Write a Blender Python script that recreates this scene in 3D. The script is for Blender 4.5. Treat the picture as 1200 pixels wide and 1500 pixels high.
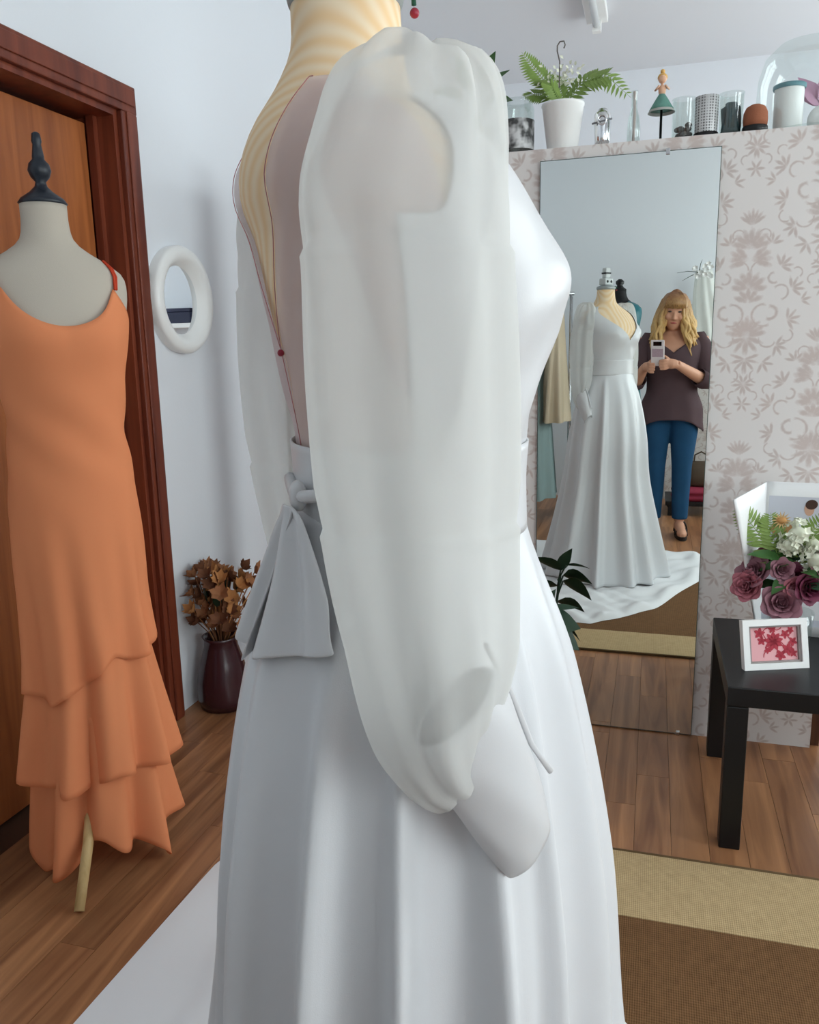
import bpy, bmesh, math, random
import numpy as np
from mathutils import Vector, Matrix

random.seed(7)
PI = math.pi
S = bpy.context.scene
COL = S.collection
for o in list(bpy.data.objects):
    bpy.data.objects.remove(o)

# ------------------------------------------------------------------ camera
FPX = 1186.12
YAW, PITCH, ROLL = math.radians(16.782), math.radians(11.445), math.radians(1.203)
CAM_H = 1.30
fw = Vector((-math.sin(YAW) * math.cos(PITCH), math.cos(YAW) * math.cos(PITCH), -math.sin(PITCH)))
rt = Vector((math.cos(YAW), math.sin(YAW), 0))
dn = fw.cross(rt)
rt2 = rt * math.cos(ROLL) + dn * math.sin(ROLL)
dn2 = -rt * math.sin(ROLL) + dn * math.cos(ROLL)
cd = bpy.data.cameras.new('camera')
cam = bpy.data.objects.new('camera', cd)
COL.objects.link(cam)
m3 = Matrix((rt2, -dn2, -fw)).transposed()
cam.matrix_world = Matrix.Translation((0, 0, CAM_H)) @ m3.to_4x4()
cd.sensor_fit = 'HORIZONTAL'
cd.sensor_width = 36.0
cd.lens = 36.0 * FPX / 1200.0
cd.clip_start = 0.02
cd.clip_end = 60
S.camera = cam

# ------------------------------------------------------------------ light
S.view_settings.view_transform = 'Standard'
S.view_settings.look = 'None'
S.view_settings.gamma = 1
S.view_settings.use_curve_mapping = False
S.view_settings.exposure = 0.22
W = bpy.data.worlds.new('overcast_sky')
S.world = W
W.use_nodes = True
bg = W.node_tree.nodes['Background']
bg.inputs[0].default_value = (0.93, 0.965, 1.0, 1)
bg.inputs[1].default_value = 9.0
WIN = [(-1.6, 0.1, 0.85, 2.5), (1.25, 2.6, 1.0, 2.4), (3.2, 4.8, 0.9, 2.5)]      # y0,y1,z0,z1 of assumed unseen right-wall windows, outer two added for more light
XL, XR, YB, YF, ZC = -1.62, 2.3, -1.75, 5.2, 2.83
for (y0, y1, z0, z1) in WIN:
    l = bpy.data.lights.new('window_daylight', 'AREA')
    l.shape = 'RECTANGLE'
    l.size, l.size_y = y1 - y0, z1 - z0
    l.cycles.is_portal = True
    lo = bpy.data.objects.new('window_daylight', l)
    COL.objects.link(lo)
    lo.location = (XR + 0.06, (y0 + y1) / 2, (z0 + z1) / 2)
    lo.rotation_euler = (PI / 2, 0, PI / 2)

# ------------------------------------------------------------------ materials
MT = {}


def lin(c):
    return tuple((x / 255 / 12.92) if x / 255 <= 0.04045 else ((x / 255 + 0.055) / 1.055) ** 2.4 for x in c)


def mat(name, rgb, rough=0.6, metal=0.0, spec=0.4, bump=0.0, bscale=200.0, var=0.0, vscale=8.0, sheen=0.0, stretch=(1, 1, 1), rand=0.0, coord='Object'):
    if name in MT:
        return MT[name]
    m = bpy.data.materials.new(name)
    m.use_nodes = True
    nt = m.node_tree
    b = nt.nodes['Principled BSDF']
    c = lin(rgb)
    b.inputs['Base Color'].default_value = (*c, 1)
    b.inputs['Roughness'].default_value = rough
    b.inputs['Metallic'].default_value = metal
    b.inputs['Specular IOR Level'].default_value = spec
    if sheen:
        b.inputs['Sheen Weight'].default_value = sheen
    tc = nt.nodes.new('ShaderNodeTexCoord')
    mp = nt.nodes.new('ShaderNodeMapping')
    mp.inputs['Scale'].default_value = stretch
    nt.links.new(tc.outputs[coord], mp.inputs[0])
    if var or rand:
        mix = nt.nodes.new('ShaderNodeMix')
        mix.data_type = 'RGBA'
        mix.inputs[6].default_value = (*[x * (1 - var - rand) for x in c], 1)
        mix.inputs[7].default_value = (*[min(1, x * (1 + var + rand)) for x in c], 1)
        if var:
            n = nt.nodes.new('ShaderNodeTexNoise')
            n.inputs['Scale'].default_value = vscale
            n.inputs['Detail'].default_value = 5
            nt.links.new(mp.outputs[0], n.inputs['Vector'])
            fac = n.outputs['Fac']
        if rand:
            oi = nt.nodes.new('ShaderNodeObjectInfo')
            if var:
                a = nt.nodes.new('ShaderNodeMath')
                a.operation = 'MULTIPLY_ADD'
                a.inputs[1].default_value = 0.5
                nt.links.new(oi.outputs['Random'], a.inputs[0])
                h = nt.nodes.new('ShaderNodeMath')
                h.operation = 'MULTIPLY'
                h.inputs[1].default_value = 0.6
                nt.links.new(fac, h.inputs[0])
                nt.links.new(h.outputs[0], a.inputs[2])
                fac = a.outputs[0]
            else:
                fac = oi.outputs['Random']
        nt.links.new(fac, mix.inputs[0])
        nt.links.new(mix.outputs[2], b.inputs['Base Color'])
    if bump:
        n2 = nt.nodes.new('ShaderNodeTexNoise')
        n2.inputs['Scale'].default_value = bscale
        n2.inputs['Detail'].default_value = 3
        nt.links.new(mp.outputs[0], n2.inputs['Vector'])
        bp = nt.nodes.new('ShaderNodeBump')
        bp.inputs['Strength'].default_value = bump
        bp.inputs['Distance'].default_value = 0.002
        nt.links.new(n2.outputs['Fac'], bp.inputs['Height'])
        nt.links.new(bp.outputs[0], b.inputs['Normal'])
    MT[name] = m
    return m


def sheer(name, rgb, opacity, trans=0.5, tint=(1, 1, 1)):
    if name in MT:
        return MT[name]
    m = bpy.data.materials.new(name)
    m.use_nodes = True
    nt = m.node_tree
    nt.nodes.remove(nt.nodes['Principled BSDF'])
    out = nt.nodes['Material Output']
    c = (*lin(rgb), 1)
    d = nt.nodes.new('ShaderNodeBsdfDiffuse'); d.inputs[0].default_value = c
    t = nt.nodes.new('ShaderNodeBsdfTranslucent'); t.inputs[0].default_value = c
    mx = nt.nodes.new('ShaderNodeMixShader'); mx.inputs[0].default_value = trans
    nt.links.new(d.outputs[0], mx.inputs[1]); nt.links.new(t.outputs[0], mx.inputs[2])
    tr = nt.nodes.new('ShaderNodeBsdfTransparent'); tr.inputs[0].default_value = (*tint, 1)
    m2 = nt.nodes.new('ShaderNodeMixShader'); m2.inputs[0].default_value = opacity
    nt.links.new(tr.outputs[0], m2.inputs[1]); nt.links.new(mx.outputs[0], m2.inputs[2])
    nt.links.new(m2.outputs[0], out.inputs[0])
    MT[name] = m
    return m


def glass(name, tint=(0.93, 0.96, 0.95), gloss=0.12):
    if name in MT:
        return MT[name]
    m = bpy.data.materials.new(name)
    m.use_nodes = True
    nt = m.node_tree
    nt.nodes.remove(nt.nodes['Principled BSDF'])
    out = nt.nodes['Material Output']
    tr = nt.nodes.new('ShaderNodeBsdfTransparent'); tr.inputs[0].default_value = (*tint, 1)
    g = nt.nodes.new('ShaderNodeBsdfGlossy'); g.inputs['Roughness'].default_value = 0.03
    ad = nt.nodes.new('ShaderNodeMath'); ad.operation = 'ADD'; ad.inputs[1].default_value = gloss * 0.3
    ad.inputs[0].default_value = 0.055
    mx = nt.nodes.new('ShaderNodeMixShader')
    nt.links.new(ad.outputs[0], mx.inputs[0])
    nt.links.new(tr.outputs[0], mx.inputs[1]); nt.links.new(g.outputs[0], mx.inputs[2])
    nt.links.new(mx.outputs[0], out.inputs[0])
    MT[name] = m
    return m


def mirror_mat(name, col):
    m = bpy.data.materials.new(name)
    m.use_nodes = True
    b = m.node_tree.nodes['Principled BSDF']
    b.inputs['Base Color'].default_value = (*col, 1)
    b.inputs['Metallic'].default_value = 1
    b.inputs['Roughness'].default_value = 0.0
    MT[name] = m
    return m


class X:
    """tiny expression builder on Math nodes"""
    def __init__(s, nt, v):
        s.nt, s.v = nt, v

    def op(s, o, *a, clamp=False):
        n = s.nt.nodes.new('ShaderNodeMath'); n.operation = o; n.use_clamp = clamp
        for i, q in enumerate((s,) + a):
            q = q.v if isinstance(q, X) else q
            if isinstance(q, (int, float)):
                n.inputs[i].default_value = q
            else:
                s.nt.links.new(q, n.inputs[i])
        return X(s.nt, n.outputs[0])

    def __add__(s, o): return s.op('ADD', o)
    def __sub__(s, o): return s.op('SUBTRACT', o)
    def __mul__(s, o): return s.op('MULTIPLY', o)
    def __truediv__(s, o): return s.op('DIVIDE', o)
    def abs(s): return s.op('ABSOLUTE')
    def max(s, o): return s.op('MAXIMUM', o)
    def min(s, o): return s.op('MINIMUM', o)
    def wrap(s, a, b): return s.op('WRAP', b, a)
    def sqrt(s): return s.op('SQRT')


def damask():
    """pale grey wallpaper with a rose beige damask print, object coordinates x (across) and z (up)"""
    m = bpy.data.materials.new('damask_wallpaper')
    m.use_nodes = True
    nt = m.node_tree
    b = nt.nodes['Principled BSDF']
    b.inputs['Roughness'].default_value = 0.62
    b.inputs['Specular IOR Level'].default_value = 0.25
    tc = nt.nodes.new('ShaderNodeTexCoord')
    sp = nt.nodes.new('ShaderNodeSeparateXYZ')
    nt.links.new(tc.outputs['Object'], sp.inputs[0])
    x, z = X(nt, sp.outputs[0]) - 0.262, X(nt, sp.outputs[2]) - 1.42
    PW, PH = 0.40, 0.68
    nz = nt.nodes.new('ShaderNodeTexNoise'); nz.inputs['Scale'].default_value = 70; nz.inputs['Detail'].default_value = 2
    nt.links.new(tc.outputs['Object'], nz.inputs['Vector'])
    wob = X(nt, nz.outputs['Fac']) - 0.5
    # petals on the mirrored half motif: centre, half length, half width, angle
    pet = []
    def fan(cx, cz, a0, a1, n, L, w):
        for i in range(n):
            a = math.radians(a0 + (a1 - a0) * i / max(1, n - 1))
            pet.append((cx + math.cos(a) * L * 1.2, cz + math.sin(a) * L * 1.2, L * 1.2, w * 1.25, a))
    fan(0.0, 0.215, 35, 90, 4, 0.018, 0.0045)
    fan(0.0, 0.15, 15, 90, 4, 0.024, 0.0085)
    fan(0.008, 0.115, -20, 50, 4, 0.022, 0.008)
    fan(0.0, 0.035, 0, 90, 4, 0.021, 0.0085)
    fan(0.0, -0.005, 20, 90, 3, 0.018, 0.007)
    fan(0.0, -0.105, 10, 90, 5, 0.024, 0.0075)
    fan(0.0, -0.11, -88, -20, 3, 0.022, 0.0065)
    fan(0.058, 0.16, 10, 130, 4, 0.013, 0.0038)
    fan(0.085, 0.095, -30, 110, 5, 0.015, 0.0042)
    fan(0.118, 0.03, -40, 100, 5, 0.015, 0.004)
    fan(0.112, -0.06, -60, 90, 5, 0.015, 0.004)
    fan(0.085, -0.135, -100, 60, 5, 0.014, 0.004)
    fan(0.05, -0.185, -110, 40, 4, 0.014, 0.004)
    fan(0.0, -0.175, -85, 20, 4, 0.018, 0.0042)
    fan(0.0, -0.25, -80, 70, 5, 0.014, 0.0038)
    fan(0.0, -0.31, -60, 60, 3, 0.011, 0.0034)
    fan(0.145, -0.005, -30, 60, 3, 0.012, 0.0034)
    arcs = [(0.045, -0.045, 0.032, 0.0042, 190, 150), (0.062, -0.038, 0.019, 0.0052, -10, 150), (0.030, 0.085, 0.026, 0.0030, 110, 120),
            (0.060, -0.115, 0.024, 0.0032, 250, 130), (0.088, 0.020, 0.021, 0.0034, 30, 150), (0.036, -0.225, 0.019, 0.0028, 190, 120),
            (0.036, 0.185, 0.016, 0.0028, 60, 140), (0.112, -0.105, 0.017, 0.0028, 330, 140), (0.068, 0.062, 0.015, 0.0040, 200, 150),
            (0.130, 0.075, 0.014, 0.0026, 40, 140), (0.028, -0.285, 0.013, 0.0026, 20, 130)]

    grp = bpy.data.node_groups.new('damask_motif', 'ShaderNodeTree')
    grp.interface.new_socket('x', in_out='INPUT', socket_type='NodeSocketFloat')
    grp.interface.new_socket('z', in_out='INPUT', socket_type='NodeSocketFloat')
    grp.interface.new_socket('d', in_out='OUTPUT', socket_type='NodeSocketFloat')
    gi, go = grp.nodes.new('NodeGroupInput'), grp.nodes.new('NodeGroupOutput')

    def motif(xx, zz):
        u = xx.abs()
        best = None
        for (cx, cz, L, w, a) in pet:
            dx, dz = u - cx, zz - cz
            p = (dx * (math.cos(a) / L)) + (dz * (math.sin(a) / L))
            q = (dx * (-math.sin(a) / w)) + (dz * (math.cos(a) / w))
            e = p * p + q * q - 1.0
            best = e if best is None else best.min(e)
        for (cx, cz, R, w, a, span) in arcs:
            dx, dz = u - cx, zz - cz
            r = (dx * dx + dz * dz).sqrt()
            e = (r - R).abs() * (1.0 / w) - 1.0
            hp = (dx * math.cos(math.radians(a)) + dz * math.sin(math.radians(a))) * (-1.0 / R) + math.cos(math.radians(span - 42))
            e = e.max(hp * 3.0)
            best = best.min(e)
        return best
    grp.links.new(motif(X(grp, gi.outputs[0]), X(grp, gi.outputs[1])).v, go.inputs[0])

    def use(xx, zz):
        n = nt.nodes.new('ShaderNodeGroup'); n.node_tree = grp
        nt.links.new(xx.v, n.inputs[0]); nt.links.new(zz.v, n.inputs[1])
        return X(nt, n.outputs[0])
    a = use(x.wrap(-PW / 2, PW / 2), z.wrap(-PH / 2, PH / 2))
    c = use((x + PW / 2).wrap(-PW / 2, PW / 2), (z + PH / 2).wrap(-PH / 2, PH / 2))
    d = a.min(c) + wob * 1.6
    fac = (d * -0.9 + 0.25).op('MAXIMUM', 0.0, clamp=False).min(1.0)
    n2 = nt.nodes.new('ShaderNodeTexNoise'); n2.inputs['Scale'].default_value = 7
    nt.links.new(tc.outputs['Object'], n2.inputs['Vector'])
    cr = nt.nodes.new('ShaderNodeMix'); cr.data_type = 'RGBA'
    cr.inputs[6].default_value = (*lin((206, 190, 183)), 1)
    cr.inputs[7].default_value = (*lin((190, 179, 175)), 1)
    nt.links.new(n2.outputs['Fac'], cr.inputs[0])
    mx = nt.nodes.new('ShaderNodeMix'); mx.data_type = 'RGBA'
    mx.inputs[6].default_value = (*lin((222, 217, 214)), 1)
    nt.links.new(cr.outputs[2], mx.inputs[7])
    nt.links.new(fac.v, mx.inputs[0])
    nt.links.new(mx.outputs[2], b.inputs['Base Color'])
    MT['damask'] = m
    return m


def wood(name, c1, c2, rough=0.4, scale=3.0, axis='Y', rand=0.25, coord='Object', spec=0.4):
    if name in MT:
        return MT[name]
    m = bpy.data.materials.new(name)
    m.use_nodes = True
    nt = m.node_tree
    b = nt.nodes['Principled BSDF']
    b.inputs['Roughness'].default_value = rough
    b.inputs['Specular IOR Level'].default_value = spec
    tc = nt.nodes.new('ShaderNodeTexCoord')
    mp = nt.nodes.new('ShaderNodeMapping')
    sc = {'X': (0.6, 9, 9), 'Y': (9, 0.6, 9), 'Z': (9, 9, 0.6)}[axis]
    mp.inputs['Scale'].default_value = sc
    oi = nt.nodes.new('ShaderNodeObjectInfo')
    ad = nt.nodes.new('ShaderNodeVectorMath'); ad.operation = 'ADD'
    ml = nt.nodes.new('ShaderNodeVectorMath'); ml.operation = 'SCALE'; ml.inputs['Scale'].default_value = 37.0
    cx = nt.nodes.new('ShaderNodeCombineXYZ')
    for i in range(3):
        nt.links.new(oi.outputs['Random'], cx.inputs[i])
    nt.links.new(cx.outputs[0], ml.inputs[0])
    nt.links.new(tc.outputs[coord], mp.inputs[0])
    nt.links.new(mp.outputs[0], ad.inputs[0]); nt.links.new(ml.outputs[0], ad.inputs[1])
    n = nt.nodes.new('ShaderNodeTexNoise'); n.inputs['Scale'].default_value = scale
    n.inputs['Detail'].default_value = 8; n.inputs['Distortion'].default_value = 1.2
    nt.links.new(ad.outputs[0], n.inputs['Vector'])
    r = nt.nodes.new('ShaderNodeValToRGB')
    r.color_ramp.elements[0].position = 0.32; r.color_ramp.elements[0].color = (*lin(c1), 1)
    r.color_ramp.elements[1].position = 0.68; r.color_ramp.elements[1].color = (*lin(c2), 1)
    nt.links.new(n.outputs['Fac'], r.inputs[0])
    hs = nt.nodes.new('ShaderNodeHueSaturation')
    mr = nt.nodes.new('ShaderNodeMapRange')
    mr.inputs[3].default_value = 1 - rand; mr.inputs[4].default_value = 1 + rand
    nt.links.new(oi.outputs['Random'], mr.inputs[0])
    nt.links.new(mr.outputs[0], hs.inputs['Value'])
    nt.links.new(r.outputs[0], hs.inputs['Color'])
    nt.links.new(hs.outputs[0], b.inputs['Base Color'])
    MT[name] = m
    return m


def weave(name, rgb, rgb2, scale=420):
    m = bpy.data.materials.new(name)
    m.use_nodes = True
    nt = m.node_tree
    b = nt.nodes['Principled BSDF']
    b.inputs['Roughness'].default_value = 0.95
    b.inputs['Specular IOR Level'].default_value = 0.1
    tc = nt.nodes.new('ShaderNodeTexCoord')
    w1 = nt.nodes.new('ShaderNodeTexWave'); w1.wave_type = 'BANDS'; w1.bands_direction = 'X'; w1.inputs['Scale'].default_value = scale / 6.28
    w2 = nt.nodes.new('ShaderNodeTexWave'); w2.wave_type = 'BANDS'; w2.bands_direction = 'Y'; w2.inputs['Scale'].default_value = scale / 9
    nz = nt.nodes.new('ShaderNodeTexNoise'); nz.inputs['Scale'].default_value = 60; nz.inputs['Detail'].default_value = 4
    for n in (w1, w2, nz):
        nt.links.new(tc.outputs['Object'], n.inputs['Vector'])
    a = (X(nt, w1.outputs['Fac']) * 0.4 + X(nt, w2.outputs['Fac']) * 0.25 + X(nt, nz.outputs['Fac']) * 0.5)
    mx = nt.nodes.new('ShaderNodeMix'); mx.data_type = 'RGBA'
    mx.inputs[6].default_value = (*lin(rgb), 1); mx.inputs[7].default_value = (*lin(rgb2), 1)
    nt.links.new(a.v, mx.inputs[0]); nt.links.new(mx.outputs[2], b.inputs['Base Color'])
    bp = nt.nodes.new('ShaderNodeBump'); bp.inputs['Strength'].default_value = 0.5; bp.inputs['Distance'].default_value = 0.002
    nt.links.new(a.v, bp.inputs['Height']); nt.links.new(bp.outputs[0], b.inputs['Normal'])
    MT[name] = m
    return m


def stripes(name, rgb, rgb2, scale, direction, rough=0.8, dist=1.0):
    m = bpy.data.materials.new(name)
    m.use_nodes = True
    nt = m.node_tree
    b = nt.nodes['Principled BSDF']
    b.inputs['Roughness'].default_value = rough
    b.inputs['Specular IOR Level'].default_value = 0.15
    tc = nt.nodes.new('ShaderNodeTexCoord')
    w1 = nt.nodes.new('ShaderNodeTexWave'); w1.bands_direction = direction; w1.inputs['Scale'].default_value = scale
    w1.inputs['Distortion'].default_value = dist; w1.inputs['Detail'].default_value = 1
    nt.links.new(tc.outputs['Object'], w1.inputs['Vector'])
    mx = nt.nodes.new('ShaderNodeMix'); mx.data_type = 'RGBA'
    mx.inputs[6].default_value = (*lin(rgb), 1); mx.inputs[7].default_value = (*lin(rgb2), 1)
    nt.links.new(w1.outputs['Fac'], mx.inputs[0]); nt.links.new(mx.outputs[2], b.inputs['Base Color'])
    MT[name] = m
    return m


white_wall = mat('white_plaster', (226, 229, 234), 0.85, spec=0.15, bump=0.15, bscale=90)
ceil_m = mat('white_ceiling', (224, 226, 230), 0.9, spec=0.1)
wallpaper = damask()
satin = mat('white_satin', (206, 206, 208), 0.33, spec=0.32, bump=0.05, bscale=700)
skirt_m = mat('white_crepe', (212, 213, 216), 0.36, spec=0.4, bump=0.08, bscale=900)
organza = sheer('white_organza', (236, 236, 233), 0.62, 0.45)
tulle = sheer('blush_tulle', (228, 212, 216), 0.66, 0.3)
linen = mat('grey_linen', (186, 177, 164), 0.9, spec=0.1, bump=0.3, bscale=900)
form_skin = stripes('cream_form_cover', (232, 198, 154), (236, 214, 184), 26, 'DIAGONAL', dist=1.0)
plank_m = wood('laminate_oak', (128, 84, 56), (178, 126, 86), 0.34, 2.2, 'Y', 0.13)
door_m = wood('door_veneer', (140, 76, 36), (178, 104, 54), 0.45, 2.0, 'Z', 0.02)
casing_m = wood('mahogany_casing', (92, 38, 24), (128, 62, 40), 0.4, 2.0, 'Z', 0.03)
black_m = mat('black_lacquer', (14, 14, 16), 0.42, spec=0.4)
white_plastic = mat('white_gloss_plastic', (240, 240, 238), 0.35)
chrome = mat('brushed_steel', (190, 190, 192), 0.25, metal=1)
dkgreen = mat('leaf_green', (52, 92, 40), 0.45, var=0.35, vscale=30)
fern_m = mat('fern_green', (122, 148, 72), 0.5, var=0.3, vscale=40)
deep_leaf = mat('dark_leaf_green', (36, 64, 44), 0.4, var=0.3, vscale=30)
clear = glass('clear_glass')

# ------------------------------------------------------------------ mesh helpers


def mobj(name, verts, faces, material, parent=None, smooth=True, label=None):
    me = bpy.data.meshes.new(name)
    me.from_pydata([tuple(v) for v in verts], [], faces)
    if smooth:
        for p in me.polygons:
            p.use_smooth = True
    me.update()
    if material:
        me.materials.append(material)
    o = bpy.data.objects.new(name, me)
    COL.objects.link(o)
    if parent:
        o.parent = parent
    if label:
        o['label'] = label
    return o


def thing(name, label, cat, loc=(0, 0, 0), rotz=0.0, group=None):
    o = bpy.data.objects.new(name, None)
    o.empty_display_size = 0.05
    COL.objects.link(o)
    o.location = loc
    o.rotation_euler = (0, 0, rotz)
    o['label'] = label
    o['category'] = cat
    if group:
        o['group'] = group
    return o


def tag(o, label, cat, group=None):
    o['label'] = label
    o['category'] = cat
    if group:
        o['group'] = group
    return o


class MB:
    def __init__(s):
        s.v, s.f = [], []

    def add(s, v, f):
        k = len(s.v)
        s.v += [tuple(p) for p in v]
        s.f += [tuple(i + k for i in q) for q in f]
        return s

    def box(s, x0, x1, y0, y1, z0, z1):
        v = [(x, y, z) for z in (z0, z1) for y in (y0, y1) for x in (x0, x1)]
        f = [(0, 2, 3, 1), (4, 5, 7, 6), (0, 1, 5, 4), (2, 6, 7, 3), (0, 4, 6, 2), (1, 3, 7, 5)]
        return s.add(v, f)

    def loft(s, rings, closed=True, cap0=False, cap1=False):
        n = len(rings[0])
        v = [p for r in rings for p in r]
        f = []
        for i in range(len(rings) - 1):
            for j in range(n if closed else n - 1):
                a, b = i * n + j, i * n + (j + 1) % n
                f.append((a, b, b + n, a + n))
        if cap0:
            f.append(tuple(range(n - 1, -1, -1)))
        if cap1:
            k = (len(rings) - 1) * n
            f.append(tuple(range(k, k + n)))
        return s.add(v, f)

    def lathe(s, prof, n=24, c=(0, 0, 0), cap0=True, cap1=True):
        rings = [[(c[0] + r * math.cos(2 * PI * j / n), c[1] + r * math.sin(2 * PI * j / n), c[2] + z) for j in range(n)] for (r, z) in prof]
        return s.loft(rings, True, cap0, cap1)

    def tube(s, pts, rad, n=8, caps=True):
        pts = [Vector(p) for p in pts]
        if not isinstance(rad, (list, tuple)):
            rad = [rad] * len(pts)
        rings = []
        up = None
        for i, p in enumerate(pts):
            t = (pts[min(i + 1, len(pts) - 1)] - pts[max(i - 1, 0)]).normalized()
            if up is None:
                up = Vector((0, 0, 1)) if abs(t.z) < 0.9 else Vector((1, 0, 0))
            a = t.cross(up).normalized()
            up = a.cross(t).normalized()
            r = rad[i]
            rings.append([p + a * (r * math.cos(2 * PI * j / n)) + up * (r * math.sin(2 * PI * j / n)) for j in range(n)])
        return s.loft(rings, True, caps, caps)

    def leaf(s, base, dirv, normal, L, w, bend=0.15, n=5):
        d = Vector(dirv).normalized()
        nn = Vector(normal)
        sd = d.cross(nn).normalized()
        nn = sd.cross(d).normalized()
        v, f = [], []
        for i in range(n + 1):
            t = i / n
            ww = w * math.sin(PI * min(1, t ** 0.75 * 0.96 + 0.03)) * 0.5
            c = Vector(base) + d * (L * t) - nn * (bend * L * t * t)
            v += [c + sd * ww + nn * ww * 0.25, c, c - sd * ww + nn * ww * 0.25]
        for i in range(n):
            k = i * 3
            f += [(k, k + 1, k + 4, k + 3), (k + 1, k + 2, k + 5, k + 4)]
        return s.add(v, f)

    def sphere(s, c, r, nu=12, nv=8, sc=(1, 1, 1)):
        rings = []
        for i in range(nv + 1):
            a = PI * i / nv
            rr = max(math.sin(a), 0.001) * r
            rings.append([(c[0] + sc[0] * rr * math.cos(2 * PI * j / nu), c[1] + sc[1] * rr * math.sin(2 * PI * j / nu), c[2] - sc[2] * r * math.cos(a)) for j in range(nu)])
        return s.loft(rings, True)

    def build(s, name, material, parent=None, smooth=True, label=None):
        return mobj(name, s.v, s.f, material, parent, smooth, label)


def bevel(o, w=0.004, seg=2):
    m = o.modifiers.new('bevel', 'BEVEL')
    m.width = w
    m.segments = seg
    m.limit_method = 'ANGLE'
    return o


def subs(o, n=1):
    m = o.modifiers.new('subsurf', 'SUBSURF')
    m.levels = n
    m.render_levels = n
    return o


def solid(o, t, off=0):
    m = o.modifiers.new('solidify', 'SOLIDIFY')
    m.thickness = t
    m.offset = off
    return o


def interp(keys, z):
    """keys: list of (z, a, b, ...) in decreasing or increasing z; smooth interpolation"""
    ks = sorted(keys)
    if z <= ks[0][0]:
        return ks[0][1:]
    if z >= ks[-1][0]:
        return ks[-1][1:]
    for i in range(len(ks) - 1):
        if ks[i][0] <= z <= ks[i + 1][0]:
            h = ks[i + 1][0] - ks[i][0]
            t = (z - ks[i][0]) / h
            p0, p1 = ks[i], ks[i + 1]
            pm, pn = ks[max(i - 1, 0)], ks[min(i + 2, len(ks) - 1)]
            r = []
            for k in range(1, len(p0)):
                m0 = (p1[k] - pm[k]) / (p1[0] - pm[0]) if p1[0] != pm[0] else 0
                m1 = (pn[k] - p0[k]) / (pn[0] - p0[0]) if pn[0] != p0[0] else 0
                r.append((2 * t**3 - 3 * t**2 + 1) * p0[k] + (t**3 - 2 * t**2 + t) * h * m0 + (-2 * t**3 + 3 * t**2) * p1[k] + (t**3 - t**2) * h * m1)
            return tuple(r)


def struct(o, label=None):
    o['kind'] = 'structure'
    if label:
        o['label'] = label
    return o


# ------------------------------------------------------------------ room shell
T = 0.12
# floor: base slab, planks as parts
base = MB().box(XL - 0.3, XR + T, YB - T, YF + T, -0.1, -0.006).build('floor', mat('floor_joint', (84, 54, 36), 0.7), smooth=False)
struct(base)
pmesh = {}
PWD = 0.095
ncol = int(3.3 / PWD)
for i in range(ncol):
    y = YB - random.random() * 0.9
    x = XL + i * PWD
    while y < 2.75:
        L = random.choice((0.62, 0.86, 1.1))
        a, b_ = max(y, YB), min(y + L, 2.75)
        if b_ - a > 0.01:
            key = (round(b_ - a, 3))
            if key not in pmesh:
                tmp = MB().box(0.0005, PWD - 0.0005, 0.0005, b_ - a - 0.0005, -0.006, 0.0)
                o = tmp.build('plank', plank_m, base, smooth=False)
                pmesh[key] = o.data
            else:
                o = bpy.data.objects.new('plank', pmesh[key])
                COL.objects.link(o)
                o.parent = base
            o.location = (x, a, 0)
        y += L
far = MB().box(XL + ncol * PWD, XR, YB, 2.75, -0.006, 0).box(XL, XR, 2.75, YF, -0.006, 0).build('far_flooring', plank_m, base, smooth=False)

struct(MB().box(XL - 0.3, XR + T, YB - T, YF + T, ZC, ZC + 0.1).build('ceiling', ceil_m, smooth=False))
struct(MB().box(XL - 0.3, XR + T, YF, YF + T, 0, ZC).build('wall_back', white_wall, smooth=False))
struct(MB().box(XL - 0.3, XR + T, YB - T, YB, 0, ZC).build('wall_front', white_wall, smooth=False))
# left wall with a door opening
DY0, DY1, DZ = 1.50, 2.34, 2.05
wl = MB()
wl.box(XL - 0.3, XL, YB, DY0, 0, ZC).box(XL - 0.3, XL, DY1, YF, 0, ZC).box(XL - 0.3, XL, DY0, DY1, DZ, ZC)
wl.box(XL - 0.3, XL - 0.25, DY0, DY1, 0, DZ)  # unseen panel added behind the door to block light leaking in
struct(wl.build('wall_left', white_wall, smooth=False))
wr = MB()
ys = [YB]
for (y0, y1, z0, z1) in WIN:
    wr.box(XR, XR + T, ys[-1], y0, 0, ZC).box(XR, XR + T, y0, y1, 0, z0).box(XR, XR + T, y0, y1, z1, ZC)
    ys.append(y1)
wr.box(XR, XR + T, ys[-1], YF, 0, ZC)
struct(wr.build('wall_right', white_wall, smooth=False))
wframe = mat('white_window_frame', (235, 235, 235), 0.5)
for k, (y0, y1, z0, z1) in enumerate(WIN):
    w = thing('window_%d' % (k + 1), 'assumed unseen window with a white frame in the right wall', 'window', (XR + 0.05, y0, z0))
    del w['category']; del w['label']
    w['kind'] = 'structure'
    W_, H_ = y1 - y0, z1 - z0
    fr = MB().box(-0.03, 0.03, 0, W_, 0, 0.05).box(-0.03, 0.03, 0, W_, H_ - 0.05, H_).box(-0.03, 0.03, 0, 0.05, 0.05, H_ - 0.05).box(-0.03, 0.03, W_ - 0.05, W_, 0.05, H_ - 0.05).box(-0.03, 0.03, W_ / 2 - 0.03, W_ / 2 + 0.03, 0.05, H_ - 0.05)
    fr.build('window_frame', wframe, w, smooth=False)
    for a, b_ in ((0.05, W_ / 2 - 0.03), (W_ / 2 + 0.03, W_ - 0.05)):
        MB().box(-0.002, 0.002, a, b_, 0.05, H_ - 0.05).build('pane', clear, w, smooth=False)

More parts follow.
